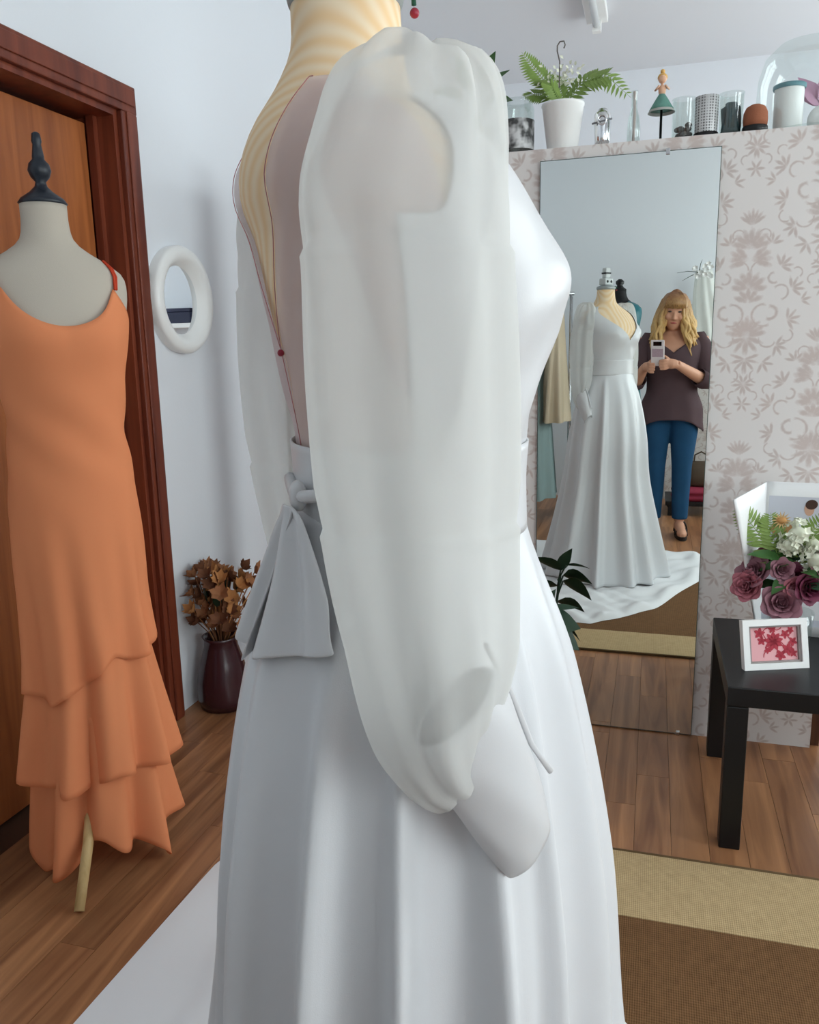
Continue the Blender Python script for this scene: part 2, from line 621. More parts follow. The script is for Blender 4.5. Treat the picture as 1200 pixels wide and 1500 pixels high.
# door in the left wall
d = thing('door_1', '', '', (XL, DY0, 0))
del d['label']; del d['category']
d['kind'] = 'structure'
DW = DY1 - DY0
bevel(MB().box(-0.13, -0.09, 0.05, DW - 0.05, 0.01, DZ - 0.05).build('door_leaf', door_m, d, smooth=False), 0.003)
jm = MB().box(-0.2, 0.0, DW - 0.03, DW, 0, DZ).box(-0.2, 0.0, 0, 0.03, 0, DZ).box(-0.2, 0, 0.03, DW - 0.03, DZ - 0.03, DZ)
jm.box(-0.085, -0.06, DW - 0.05, DW - 0.03, 0, DZ - 0.03)
jm.build('door_jamb', casing_m, d, smooth=False)
CW = 0.07
cs = MB()
for (y0, y1) in ((DW - 0.012, DW + CW), (-CW, 0.012)):
    cs.box(-0.001, 0.018, y0, y1, 0, DZ - 0.012)
    cs.box(0.017, 0.024, y0 + 0.022, y1 - 0.012, 0, DZ - 0.012)
cs.box(-0.001, 0.018, -CW, DW + CW, DZ - 0.012, DZ + CW)
cs.box(0.017, 0.024, -CW + 0.012, DW + CW - 0.012, DZ + 0.01, DZ + CW - 0.012)
bevel(cs.build('door_casing', casing_m, d, smooth=False), 0.004)
hp = MB().box(-0.092, -0.082, DW - 0.10, DW - 0.062, 0.98, 1.2)
h_ = bevel(hp.build('handle_plate', mat('dull_brass', (150, 140, 120), 0.35, metal=0.9), d, smooth=False), 0.004)
MB().tube([(-0.085, DW - 0.08, 1.12), (-0.045, DW - 0.08, 1.12), (-0.035, DW - 0.10, 1.12), (-0.035, DW - 0.195, 1.118)], [0.009, 0.009, 0.009, 0.007]).build('lever', MT['dull_brass'], h_)

# fluorescent batten on the ceiling
fl = thing('ceiling_light', 'long white fluorescent batten fixed to the ceiling', 'ceiling light', (-0.32, 3.2, ZC))
bevel(MB().box(-0.05, 0.05, -0.4, 1.13, -0.035, 0).build('housing', white_plastic, fl, smooth=False), 0.004)
MB().tube([(0, -0.36, -0.055), (0, 1.09, -0.055)], 0.016, 12).build('tube', mat('milky_tube', (225, 228, 228), 0.3), fl)
for (a, b_) in ((1.08, 1.125), (-0.395, -0.35)):
    MB().box(-0.02, 0.02, a, b_, -0.08, -0.035).build('lamp_holder', white_plastic, fl, smooth=False)

# wallpapered partition
PY0, PY1, PX0, PX1, PZ = 2.69, 3.0, -1.27, 0.53, 1.895
part_ = thing('wall_partition', '', '', (0, PY0, 0))
del part_['label']; del part_['category']
part_['kind'] = 'structure'
MB().box(PX0 + 0.02, PX1, 0, PY1 - PY0, 0, PZ).build('wallpaper_face', wallpaper, part_, smooth=False)
MB().box(PX0, PX0 + 0.0195, 0.0, PY1 - PY0 + 0.02, 0, PZ - 0.001).box(PX1 + 0.0005, PX1 + 0.03, 0.02, PY1 - PY0, 0, PZ - 0.001).build('end_board', wood('brown_board', (74, 44, 28), (108, 68, 44), 0.5, 2, 'Z', 0.02), part_, smooth=False)

# tall mirror leaning flat on the partition
mr = thing('wall_mirror', 'tall frameless rectangular mirror on the damask wall beside the black table', 'mirror', (0, PY0 - 0.006, 0))
mm = mirror_mat('mirror_silver', (0.82, 0.85, 0.82))
MX0, MX1, MZ0, MZ1 = -0.362, 0.166, 0.004, 1.858
MB().box(MX0, MX1, -0.0045, 0.005, MZ0, MZ1).build('backing', mat('mirror_edge', (70, 84, 78), 0.3), mr, smooth=False)
mobj('mirror_glass', [(MX0 + .002, -0.005, MZ0 + .002), (MX1 - .002, -0.005, MZ0 + .002), (MX1 - .002, -0.005, MZ1 - .002), (MX0 + .002, -0.005, MZ1 - .002)], [(0, 1, 2, 3)], mm, mr, smooth=False)
for q in ((0.01, 0.022, -0.009, 0.005, MZ1 - 0.012, MZ1 + 0.006), (MX1 - 0.05, MX1 - 0.038, -0.012, 0.0, 0.0, 0.014)):
    bevel(MB().box(*q).build('clip', chrome, mr, smooth=False), 0.002)

# rug
rug = thing('area_rug', 'dark brown woven rug with a wide beige border before the mirror', 'rug', (0, 0, 0))
RX0, RX1, RY0, RY1 = -0.80, 1.35, 0.42, 1.962
BW = 0.253
beige = weave('beige_sisal', (146, 122, 86), (206, 180, 138))
brown = weave('brown_sisal', (74, 50, 32), (132, 98, 66))
r = MB()
r.box(RX0, RX1, RY1 - BW, RY1, 0.0005, 0.009).box(RX0, RX1, RY0, RY0 + BW, 0.0005, 0.009).box(RX0, RX0 + BW, RY0 + BW, RY1 - BW, 0.0005, 0.009).box(RX1 - BW, RX1, RY0 + BW, RY1 - BW, 0.0005, 0.009)
r.build('border', beige, rug, smooth=False)
MB().box(RX0 + BW, RX1 - BW, RY0 + BW, RY1 - BW, 0.0005, 0.008).build('field', brown, rug, smooth=False)
for y in (RY0, RY1):
    MB().tube([(RX0, y, 0.006), (RX1, y, 0.006)], 0.0055, 8).build('edge_binding', mat('rug_binding', (98, 76, 48), 0.9), rug)

# white sheet spread on the floor under the wedding dress
def sheet():
    out = [(-1.04, 1.69), (-0.8, 1.70), (-0.55, 1.66), (-0.37, 1.615), (-0.24, 1.645), (-0.16, 1.56), (-0.05, 1.46), (0.05, 1.335), (0.16, 1.08), (0.285, 0.78), (0.33, 0.48), (0.32, 0.16), (0.09, 0.12), (-0.15, 0.05), (-0.6, 0.0), (-1.06, 0.05), (-1.065, 0.6), (-1.055, 1.12)]
    P = []
    n = len(out)
    for i in range(n):
        a, b_ = Vector((*out[i], 0)), Vector((*out[(i + 1) % n], 0))
        for k in range(6):
            P.append(a.lerp(b_, k / 6))
    c = Vector((-0.36, 0.85, 0))
    rings = []
    for q in range(22):
        s_ = 0.02 + 0.98 * (q / 21) ** 0.8
        ring = []
        for j, p in enumerate(P):
            v = c.lerp(p, s_)
            wob = 0.006 * math.sin(j * 0.55 + 3 * s_) * s_ if p.x > -0.9 else 0.0
            hh = 0.012 + 0.010 * math.sin(v.x * 23 + v.y * 9) * math.sin(v.y * 17 - v.x * 7 + 1.3) * s_ + 0.006 * math.sin(v.x * 51 + 2) * math.sin(v.y * 43)
            edge = max(0, (s_ - 0.86) / 0.14)
            if p.x > -0.9:
                hh += 0.022 * math.sin(PI * min(1, edge)) * (0.6 + 0.4 * math.sin(j * 0.7))
            else:
                hh *= (1 - 0.8 * s_)
            v = v + (p - c).normalized() * wob
            on_rug = 0.009 if RX0 - 0.06 < v.x < RX1 and RY0 - 0.06 < v.y < RY1 + 0.03 else 0.0005
            v.z = on_rug + max(0.0015, hh * (1 - 0.9 * max(0, edge - 0.9) * 10 if edge > 0.9 else 1))
            ring.append(v)
        rings.append(ring)
    return subs(MB().loft(rings, True, True, False).build('floor_sheet', mat('white_cotton', (228, 228, 230), 0.7, bump=0.1, bscale=500), None), 1)
tag(sheet(), 'crumpled white cloth spread over the rug under the wedding dress', 'cloth')

# ------------------------------------------------------------------ wedding dress form and dress
WC = (-0.265, 0.72)
ALPHA = math.radians(50)
WR = PI / 2 - ALPHA
NTH = 96
#        z      cu     df     db     hw
TORSO = [(1.585, 0.000, 0.047, 0.047, 0.047),
         (1.55, 0.000, 0.049, 0.049, 0.049),
         (1.515, 0.000, 0.055, 0.066, 0.064),
         (1.495, 0.004, 0.066, 0.084, 0.090),
         (1.475, 0.008, 0.078, 0.098, 0.127),
         (1.455, 0.012, 0.092, 0.107, 0.152),
         (1.43, 0.018, 0.110, 0.112, 0.163),
         (1.40, 0.024, 0.128, 0.107, 0.164),
         (1.36, 0.030, 0.142, 0.106, 0.160),
         (1.32, 0.035, 0.138, 0.104, 0.154),
         (1.27, 0.040, 0.118, 0.100, 0.140),
         (1.22, 0.044, 0.105, 0.096, 0.128),
         (1.175, 0.045, 0.100, 0.094, 0.121),
         (1.10, 0.042, 0.106, 0.106, 0.138),
         (1.00, 0.036, 0.112, 0.128, 0.164),
         (0.90, 0.034, 0.112, 0.126, 0.168)]


def tpt(th, z, off=0.0, keys=TORSO, bust=0.016):
    cu, df, db, hw = interp(keys, z)
    c, s = math.cos(th), math.sin(th)
    b_ = bust * math.exp(-((z - 1.35) / 0.045) ** 2) * math.exp(-((abs(th) - 0.55) / 0.32) ** 2)
    d_ = df if c > 0 else db
    x, y = c * (d_ + off + b_), s * (hw + off + b_ * 0.5)
    return (cu + x, y, z)


form = thing('dress_form', 'cream tailor\'s bust with a grey neck cap, wearing the wedding dress', 'mannequin', (*WC, 0), WR)
zs = [0.90 + (1.585 - 0.90) * i / 60 for i in range(61)]
MB().loft([[tpt(-PI + 2 * PI * j / NTH, z) for j in range(NTH)] for z in zs], True, True, True).build('torso', form_skin, form)
capm = mat('grey_cap_metal', (150, 156, 156), 0.35, metal=0.3)
MB().lathe([(0.045, 1.582), (0.049, 1.588), (0.051, 1.596), (0.048, 1.603), (0.03, 1.608), (0.02, 1.61)], 40).build('neck_cap', capm, form)
kn = MB().box(-0.024, 0.024, -0.03, 0.03, 1.61, 1.645).box(-0.015, 0.015, -0.018, 0.018, 1.645, 1.70)
bevel(kn.build('knob', mat('pale_grey_plastic', (196, 200, 200), 0.4), form, smooth=False), 0.006, 3)
for (y, z) in ((-0.014, 1.628), (0.014, 1.628)):
    MB().tube([(0.0235, y, z), (0.0255, y, z)], 0.007, 10).build('knob_hole', black_m, form)
MB().box(-0.0165, 0.0165, -0.0195, 0.0195, 1.668, 1.676).build('knob_band', black_m, form, smooth=False)
# little pin cushion charm that hangs from the cap rim on its front side
MB().tube([(0.045, -0.02, 1.602), (0.054, -0.022, 1.598), (0.0545, -0.022, 1.588)], 0.0022, 6).build('green_thread', mat('green_thread', (40, 90, 70), 0.7), form)
MB().sphere((0.055, -0.022, 1.582), 0.0042).build('red_bead', mat('red_bead', (150, 36, 56), 0.4), form)
MB().tube([(0.036, 0, 0.9), (0.036, 0, 0.06)], 0.016, 12).build('pole', chrome, form)
fb = MB()
for k in range(4):
    a = k * PI / 2 + 0.4
    fb.tube([(0.036, 0, 0.09), (0.036 + 0.12 * math.cos(a), 0.12 * math.sin(a), 0.07), (0.036 + 0.22 * math.cos(a), 0.22 * math.sin(a), 0.05)], 0.012, 8)
fb.build('base', black_m, form)

dress = thing('wedding_dress', 'long white satin wedding dress with sheer puffed sleeves and a tied back sash', 'dress', (*WC, 0), WR)


def front_top(th):
    a = abs(th)
    z = 1.315 + 0.180 * min(1, a / 1.15) ** 0.85       # V neckline rising to the shoulder seam
    if a > 1.42:                                         # armhole, hidden by the sleeve head
        k = min(1, (a - 1.42) / 0.35)
        z = 1.495 - 0.10 * math.sin(k * PI / 2)
    return z


def bodice(th0, th1, n, topf, botz, off, rows=46):
    rings = []
    for i in range(rows + 1):
        t = i / rows
        ring = []
        for j in range(n + 1):
            th = th0 + (th1 - th0) * j / n
            zt = topf(th)
            z = botz + (zt - botz) * t
            wr_ = 0.0
            # soft drape pleats sweeping under the bust
            if abs(th) < 1.5 and z > 1.27:
                wr_ = 0.0036 * math.sin(55 * (z - 1.3) + 5.5 * abs(th)) * math.exp(-((z - 1.345) / 0.045) ** 2) * min(1, abs(th) * 2)
            if z < 1.34:
                wr_ += 0.0020 * math.sin(abs(th) * 9 + z * 60) * max(0, 1 - abs(z - 1.26) / 0.09)
            ring.append(tpt(th, z, off + wr_))
        rings.append(ring)
    return MB().loft(rings, False)


fr_ = bodice(-2.0, 2.0, 110, front_top, 1.195, 0.007).build('bodice', satin, dress)
solid(fr_, 0.002)


def back_top(th):
    t = PI - abs(th)
    # V shaped opening at the centre back, closing into a seam below
    if t < 0.34:
        return 1.30 + 0.125 * (t / 0.34) ** 0.9
    return 1.425 + 0.088 * min(1, (t - 0.34) / 0.46) ** 0.7


for sgn in (-1, 1):
    o = bodice(sgn * 1.7, sgn * (PI - 0.004), 50, back_top, 1.195, 0.005).build('illusion_back', tulle, dress)
    ths = [PI - 0.85 + (0.846) * j / 40 for j in range(41)]
    pts = [tpt(sgn * a, back_top(a), 0.0062) for a in ths]
    if sgn < 0:
        pts += [tpt(sgn * (PI - 0.01), 1.30 - 0.1 * j / 10, 0.0066) for j in range(1, 11)]
    MB().tube(pts, 0.0004, 5).build('red_basting_thread', mat('red_thread', (186, 120, 124), 0.7), dress)
MB().sphere(tpt(-PI + 0.012, 1.298, 0.0075), 0.0032, 8, 6).build('red_bead', mat('red_bead', (170, 40, 60), 0.4), dress)

# waistband and back sash
wb = MB()
rings = []
for i in range(13):
    z = 1.135 + 0.08 * i / 12
    rings.append([tpt(-PI + 2 * PI * j / NTH, z, 0.0092 + 0.002 * math.sin(PI * i / 12)) for j in range(NTH)])
wb.loft(rings, True)
solid(wb.build('waistband', satin, dress), 0.002)


SK = [(1.16, 0.045, 0.106, 0.126), (1.10, 0.044, 0.122, 0.142), (1.0, 0.042, 0.157, 0.170), (0.8, 0.040, 0.192, 0.202), (0.57, 0.036, 0.210, 0.222), (0.3, 0.04, 0.262, 0.275), (0.03, 0.04, 0.325, 0.335), (0.0, 0.04, 0.33, 0.34)]
rs = random.Random(3)
FOLDS = []
for k in range(13):
    FOLDS.append((-PI + 2 * PI * (k + 0.5 + rs.uniform(-0.28, 0.28)) / 13, rs.uniform(0.07, 0.15), rs.uniform(0.5, 1.3)))

FOLDS += [(-2.02, 0.045, 1.1), (-1.62, 0.05, 1.2), (-2.42, 0.06, 0.9), (-1.28, 0.06, 0.9)]


def skirt_off(th, z):
    t = min(1, max(0, (1.12 - z) / 1.1))
    a = 0.0
    for (c, w, g) in FOLDS:
        dth = (th - c + PI) % (2 * PI) - PI
        a += g * math.exp(-(dth / (w * (1.25 - 0.35 * t))) ** 2)
    return (a - 0.5) * (0.056 * t ** 0.7)


rings = []
NS = 288
for i in range(81):
    z = 1.158 - (1.158 - 0.024) * i / 80
    cu, d_, hw = interp(SK, z)
    ring = []
    for j in range(NS):
        th = -PI + 2 * PI * j / NS
        o_ = skirt_off(th, z)
        ring.append((cu + math.cos(th) * (d_ + o_), math.sin(th) * (hw + o_), z + (0.004 * math.sin(th * 7) if i == 80 else 0)))
    rings.append(ring)
solid(MB().loft(rings, True).build('skirt', skirt_m, dress), 0.002)

# bow knot and tails at the centre back
kz = 1.172
ku = 0.045 - 0.094 - 0.02
KY = -0.024
knm = MB().sphere((ku, KY, kz), 0.016, 16, 10, (0.5, 0.8, 0.9))
for s_ in (-1, 1):
    knm.tube([(ku, KY, kz), (ku + 0.001, KY + s_ * 0.02, kz + 0.002), (ku + 0.014 + 0.006 * s_ * -1, KY + s_ * 0.055, kz + 0.008)], [0.005, 0.006, 0.006], 10)
knm.build('sash_knot', satin, dress)


def tail(y0, y1a, y1b, zb, out, ph):
    rings = []
    for i in range(31):
        t = i / 30
        z = kz - 0.008 - (kz - 0.008 - zb) * t
        cu, d_, hw = interp(SK, min(z, 1.155))
        row = []
        for j in range(17):
            s_ = j / 16
            y = y0 + (-0.012 + 0.024 * s_) * (1 - t) ** 1 + ((y1a + (y1b - y1a) * s_) - y0) * t ** 0.75
            th_x = math.sqrt(max(0.02, 1 - (y / (hw + 0.02)) ** 2))
            fold = 0.008 * math.sin(s_ * 2 * PI * 1.5 + ph) * t ** 0.6
            u = cu - th_x * (d_ + 0.012 + max(0, skirt_off(PI - math.asin(max(-1, min(1, y / (hw + .03)))), z))) - out * t - fold - 0.006 * (1 - t)
            row.append((u, y, z + 0.035 * (0.5 - s_) * t * (1 if y0 < 0 and y1a < -0.05 else -0.3)))
        rings.append(row)
    o = MB().loft(rings, False).build('sash_tail', satin, dress)
    return subs(solid(o, 0.0025), 1)


tail(KY, -0.13, -0.012, 1.04, 0.0, 0.4)
tail(KY, 0.0, 0.080, 1.02, -0.003, 2.0)

# sleeves
SLV = [(1.514, 0.005, 0.138, 0.020, 0.018), (1.508, 0.004, 0.141, 0.040, 0.032), (1.49, -0.002, 0.147, 0.058, 0.046), (1.455, -0.012, 0.160, 0.068, 0.055), (1.41, -0.024, 0.174, 0.074, 0.062),
       (1.35, -0.028, 0.186, 0.075, 0.066), (1.26, -0.029, 0.192, 0.075, 0.067), (1.16, -0.028, 0.198, 0.069, 0.063), (1.08, -0.022, 0.203, 0.060, 0.056), (1.03, -0.018, 0.207, 0.047, 0.046), (1.0, -0.008, 0.210, 0.030, 0.032), (0.99, 0.0, 0.211, 0.024, 0.026)]


def sleeve(sgn):
    rings = []
    n = 96
    R_ = 90
    for i in range(R_ + 1):
        t = i / R_
        z = 1.514 - (1.514 - 0.99) * t
        u, v, ru, rv = interp(SLV, z)
        if sgn > 0:
            lo_ = min(1, (1.5 - z) / 0.1)
            u, v, ru, rv = u + 0.028 * lo_, v - 0.022 * lo_, ru * 0.92, rv * 0.86
        crease = 0.0
        for cz in (1.366, 1.176):
            dz = z - cz
            if 0 <= dz < 0.03:
                crease -= 0.0026 * (1 - dz / 0.03)
            elif -0.01 < dz < 0:
                crease += 0.0008 * (1 + dz / 0.01)
        top = max(0, (z - 1.40) / 0.114)
        bot = max(0, (1.10 - z) / 0.11)
        ring = []
        for j in range(n):
            th = 2 * PI * j / n
            w_ = 0.0034 * math.sin(5 * th + 0.8 + z * 4) + 0.0024 * math.sin(9 * th + 2.1 - z * 5)
            w_ += 0.0060 * top * math.sin(11 * th + 0.5 * math.sin(2 * th)) + 0.0018 * bot * math.sin(13 * th + 1)
            bump = 0.012 * top * math.sin(3 * th + 0.9)
            x = u + math.cos(th) * (ru + w_ + crease)
            y = v + math.sin(th) * (rv + w_ + crease)
            # dip of the gather where the sleeve meets the cuff
            zz = z + (0.038 * math.cos(th)) * max(0, min(1, (1.09 - z) / 0.09)) + bump * 0.5
            ring.append((x, sgn * y, zz))
        rings.append(ring)
    o = MB().loft(rings, True, True, False).build('puff_sleeve', organza, dress, label='sheer white organza puff sleeve')
    # cuff
    P0, P1 = Vector((-0.006, 0.211, 1.032)), Vector((0.054, 0.216, 0.905))
    if sgn > 0:
        P0, P1 = P0 + Vector((0.028, -0.022, 0)), P1 + Vector((0.028, -0.022, 0))
    ax = (P1 - P0).normalized()
    a = Vector((0, 1, 0))
    b_ = ax.cross(a).normalized()
    a = b_.cross(ax).normalized()
    rings = []
    n = 40
    prof = [(-0.02, 0.036, 0.026), (0.0, 0.040, 0.029), (0.15, 0.041, 0.030), (0.4, 0.038, 0.029), (0.65, 0.034, 0.027), (0.85, 0.030, 0.023), (0.97, 0.0268, 0.0185), (1.0, 0.0258, 0.0175)]
    L = (P1 - P0).length
    for i in range(31):
        t = -0.02 + 1.02 * i / 30
        rb, ra = interp(prof, t)
        c = P0 + ax * (L * t)
        ring = []
        for j in range(n):
            th = 2 * PI * j / n
            rip = 0.0005 * math.sin(6 * th + t * 9)
            p = c + b_ * ((rb + rip) * math.cos(th)) + a * ((ra + rip) * math.sin(th)) + ax * (0.010 * math.cos(th) * (1 - t) * -1 + 0.012 * math.cos(th) * t * -1)
            ring.append((p.x, sgn * p.y, p.z))
        rings.append(ring)
    c_ = solid(MB().loft(rings, True).build('cuff', satin, dress), 0.0025)
    # button loop strip standing off the front edge of the cuff
    pl = MB()
    pts = []
    for i in range(9):
        t = i / 8
        q = P0 + ax * (L * (-0.12 + 0.86 * t)) - b_ * (0.043 - 0.004 * t + 0.004 * math.sin(t * 9)) if False else None
        pts.append(t)
    sd = -1 if b_.x < 0 else 1
    path = []
    for t in pts:
        rb, ra = interp(prof, min(1, max(0, -0.08 + 0.72 * t)))
        flare = 0.004 + 0.012 * max(0, t - 0.75) * 4 * 0.6
        path.append(P0 + ax * (L * (-0.22 + 0.92 * t)) + b_ * (sd * (rb + flare)))
    pl.tube([(p.x, sgn * p.y, p.z) for p in path], 0.0026, 6)
    pl.build('button_loop', satin, c_)
    return o


sleeve(-1)
sleeve(1)

# ------------------------------------------------------------------ orange slip dress on its form
OC = (-1.344, 1.625)
OF = thing('dress_form', 'beige linen tailor\'s bust with a black turned finial and wooden legs', 'mannequin', (*OC, 0), math.radians(-42))
OT = [(1.635, 0.0, 0.050, 0.050, 0.050), (1.59, 0.0, 0.050, 0.052, 0.051), (1.555, 0.002, 0.056, 0.060, 0.060), (1.53, 0.004, 0.064, 0.072, 0.090), (1.505, 0.008, 0.076, 0.086, 0.130), (1.48, 0.010, 0.090, 0.092, 0.158),
      (1.44, 0.016, 0.104, 0.096, 0.163), (1.39, 0.022, 0.118, 0.098, 0.155), (1.33, 0.026, 0.128, 0.096, 0.146), (1.26, 0.024, 0.108, 0.090, 0.128), (1.18, 0.020, 0.092, 0.084, 0.112), (1.10, 0.016, 0.092, 0.086, 0.112),
      (1.0, 0.010, 0.104, 0.104, 0.130), (0.88, 0.006, 0.110, 0.120, 0.146), (0.80, 0.006, 0.106, 0.116, 0.142)]


def opt(th, z, off=0.0):
    return tpt(th, z, off, OT, 0.014)


NO = 72
zs = [0.80 + 0.835 * i / 56 for i in range(57)]
MB().loft([[opt(-PI + 2 * PI * j / NO, z) for j in range(NO)] for z in zs], True, True, True).build('torso', linen, OF)
MB().lathe([(0.048, 1.634), (0.053, 1.638), (0.046, 1.648), (0.026, 1.662), (0.014, 1.674), (0.011, 1.684), (0.02, 1.694), (0.025, 1.708), (0.022, 1.722), (0.013, 1.732), (0.013, 1.738), (0.011, 1.752), (0.009, 1.764), (0.011, 1.770), (0.009, 1.786), (0.004, 1.79)], 28).build('finial', mat('blue_black_turned_wood', (26, 32, 42), 0.4), OF)
pine = wood('pale_pine', (190, 158, 104), (214, 184, 132), 0.5, 3, 'Z', 0.05)
MB().tube([(0, 0, 0.8), (0, 0, 0.30)], 0.018, 12).build('pole', pine, OF)
rotm = Matrix.Rotation(math.radians(42), 3, 'Z')
for (fx, fy) in ((-1.258, 1.392), (-1.375, 1.80), (-1.545, 1.60)):
    p = rotm @ Vector((fx - OC[0], fy - OC[1], 0))
    hub = p.normalized() * 0.02
    MB().tube([(hub.x, hub.y, 0.36), (p.x * 0.36, p.y * 0.36, 0.22), (p.x * 0.60, p.y * 0.60, 0.12), (p.x, p.y, 0.008)], [0.012, 0.0135, 0.0135, 0.0125], 10).build('leg', pine, OF)

chif = sheer('orange_chiffon', (246, 164, 116), 0.84, 0.22, (1, 0.6, 0.4))
chif2 = sheer('coral_chiffon', (216, 84, 60), 0.95, 0.25, (1, 0.5, 0.35))
OD = thing('slip_dress', 'orange chiffon slip dress with thin straps and three ruffled tiers', 'dress', (*OC, 0), math.radians(-42))


def o_top(th):
    a = abs(th)
    if a < 0.80:
        return 1.362 + 0.088 * (a / 0.80) ** 2.2          # scooped front
    return 1.45 - 0.115 * min(1, (a - 0.80) / 1.0) ** 0.75  # armhole and low back


def o_body(th, z):
    """dress surface: bodice follows the form, then falls straight"""
    cu, df, db, hw = interp([(1.45, 0.016, 0.107, 0.10, 0.163), (1.39, 0.022, 0.128, 0.102, 0.160), (1.33, 0.026, 0.138, 0.101, 0.152), (1.24, 0.024, 0.122, 0.098, 0.138), (1.12, 0.018, 0.110, 0.102, 0.130), (1.0, 0.012, 0.116, 0.114, 0.142),
                             (0.86, 0.008, 0.122, 0.126, 0.150), (0.70, 0.008, 0.124, 0.128, 0.148), (0.5, 0.008, 0.136, 0.14, 0.152), (0.0, 0.008, 0.16, 0.165, 0.185)], z)
    f = 0.0
    t = max(0, (0.95 - z) / 0.45)
    f += 0.0125 * min(1.4, t) * (math.sin(9 * th + 1.1) + 0.5 * math.sin(15 * th + 0.4 * z * 10))
    f += 0.0035 * math.exp(-((z - 1.12) / 0.12) ** 2) * math.sin(18 * (z + 0.11 * th) * 2.4)
    f += 0.017 * math.exp(-((z - 1.35) / 0.06) ** 2) * math.exp(-((abs(th) - 0.55) / 0.4) ** 2)
    d_ = df if math.cos(th) > 0 else db
    return Vector((cu + math.cos(th) * (d_ + f), math.sin(th) * (hw + f), z))


rings = []
NJ = 120
for i in range(61):
    t = i / 60
    ring = []
    for j in range(NJ):
        th = -PI + 2 * PI * j / NJ
        zt = o_top(th)
        zb = 0.535 - 0.055 * math.sin(th + 0.2) * -1 + 0.02 * math.sin(4 * th + 1) + 0.008 * math.sin(9 * th)
        z = zt + (zb - zt) * t
        p = o_body(th, z)
        fl_ = max(0, (t - 0.86) / 0.14)
        k = 1 + fl_ * (0.03 + 0.05 * math.sin(10 * th + 0.6))
        ring.append((p.x * k, p.y * k, p.z))
    rings.append(ring)
solid(MB().loft(rings, True).build('slip_body', chif, OD), 0.0015)


def tier(name, z0, z1, amp, r0, r1, ph, nf, m_, slope, jag):
    rings = []
    for i in range(25):
        t = i / 24
        ring = []
        for j in range(160):
            th = -PI + 2 * PI * j / 160
            zb = z1 + slope * math.sin(th + 0.2) + jag * math.sin(3 * th + ph) + 0.4 * jag * math.sin(8 * th + ph * 2)
            z = z0 + (zb - z0) * t
            rr = r0 + (r1 - r0) * t + amp * (0.25 + t) * (math.sin(nf * th + ph) + 0.45 * math.sin((nf * 2 - 3) * th + 2 * ph + 2 * t))
            ring.append((0.008 + math.cos(th) * rr * 0.92, math.sin(th) * rr * 1.06, z))
        rings.append(ring)
    return solid(MB().loft(rings, True).build(name, m_, OD), 0.0012)


tier('ruffle_tier', 0.66, 0.275, 0.019, 0.122, 0.166, 0.7, 9, chif, -0.01, 0.016)
tier('ruffle_tier', 0.44, 0.07, 0.021, 0.124, 0.155, 2.1, 8, chif, 0.0, 0.045)
rings = []
for i in range(61):
    t = i / 60
    ring = []
    for j in range(120):
        th = -PI + 2 * PI * j / 120
        zt = o_top(th) - 0.006
        z = zt + (0.30 + 0.03 * math.sin(3 * th + 3.3) - zt) * t
        p = o_body(th, max(z, 0.5)) * 1.0
        p.z = z
        k = (0.985 if z > 1.15 else 0.985 - 0.13 * min(1, (1.15 - z) / 0.35)) + 0.012 * math.sin(8 * th + 2 + z * 4) * max(0, min(1, (1.0 - z) / 0.3))
        ring.append((p.x * k, p.y * k, z))
    rings.append(ring)
MB().loft(rings, True).build('lining', chif2, OD)
for sg in (-1, 1):
    for dx in (-0.004, 0.004):
        pts = [opt(sg * 0.80 + dx * 4, 1.445, 0.008), opt(sg * 0.88 + dx * 6, 1.475, 0.006), opt(sg * 1.0 + dx * 8, 1.495, 0.005), opt(sg * 1.2 + dx * 8, 1.513, 0.004), opt(sg * 1.75 + dx * 8, 1.512, 0.004), opt(sg * 2.2 + dx * 6, 1.47, 0.004), opt(sg * 2.35 + dx * 4, 1.40, 0.005), opt(sg * 2.4, 1.335, 0.008)]
        MB().tube(pts, 0.0028, 6).build('strap', chif2, OD)

# ------------------------------------------------------------------ round wall mirror
rmr = thing('round_mirror', 'small round wall mirror in a thick white frame beside the door', 'mirror', (XL, 2.588, 1.481))
rings = []
for (rr, xx) in ((0.182, 0.0), (0.184, 0.03), (0.176, 0.042), (0.155, 0.046), (0.138, 0.040), (0.128, 0.026), (0.122, 0.018), (0.116, 0.008)):
    rings.append([(xx, rr * math.cos(2 * PI * j / 64), rr * math.sin(2 * PI * j / 64)) for j in range(64)])
MB().loft(rings, True).build('frame', white_plastic, rmr)
mobj('mirror_glass', [(0.009, 0.118 * math.cos(2 * PI * j / 64), 0.118 * math.sin(2 * PI * j / 64)) for j in range(64)], [tuple(range(64))], mirror_mat('round_silver', (0.82, 0.85, 0.87)), rmr, smooth=False)
# what it mirrors: a bracket shelf on the far wall with a dark blue box
sh = thing('wall_shelf', 'small white bracket shelf on the far wall behind the partition', 'shelf', (-0.02, YF, 1.47))
MB().box(-0.35, 0.35, -0.18, 0, 0, 0.03).build('board', white_plastic, sh, smooth=False)
for x in (-0.25, 0.25):
    MB().add([(x - .01, 0, 0), (x + .01, 0, 0), (x - .01, -.14, 0), (x + .01, -.14, 0), (x - .01, 0, -.12), (x + .01, 0, -.12)], [(0, 1, 3, 2), (0, 4, 5, 1), (2, 3, 5, 4), (0, 2, 4), (1, 5, 3)]).build('bracket', white_plastic, sh, smooth=False)
bx = thing('storage_box', 'dark navy storage box on the white bracket shelf', 'box', (-0.07, YF - 0.09, 1.501))
bevel(MB().box(-0.09, 0.09, -0.07, 0.07, 0, 0.075).build('body', mat('navy_card', (24, 30, 62), 0.6), bx, smooth=False), 0.003)
bevel(MB().box(-0.094, 0.094, -0.074, 0.074, 0.0755, 0.10).build('lid', MT['navy_card'], bx, smooth=False), 0.003)
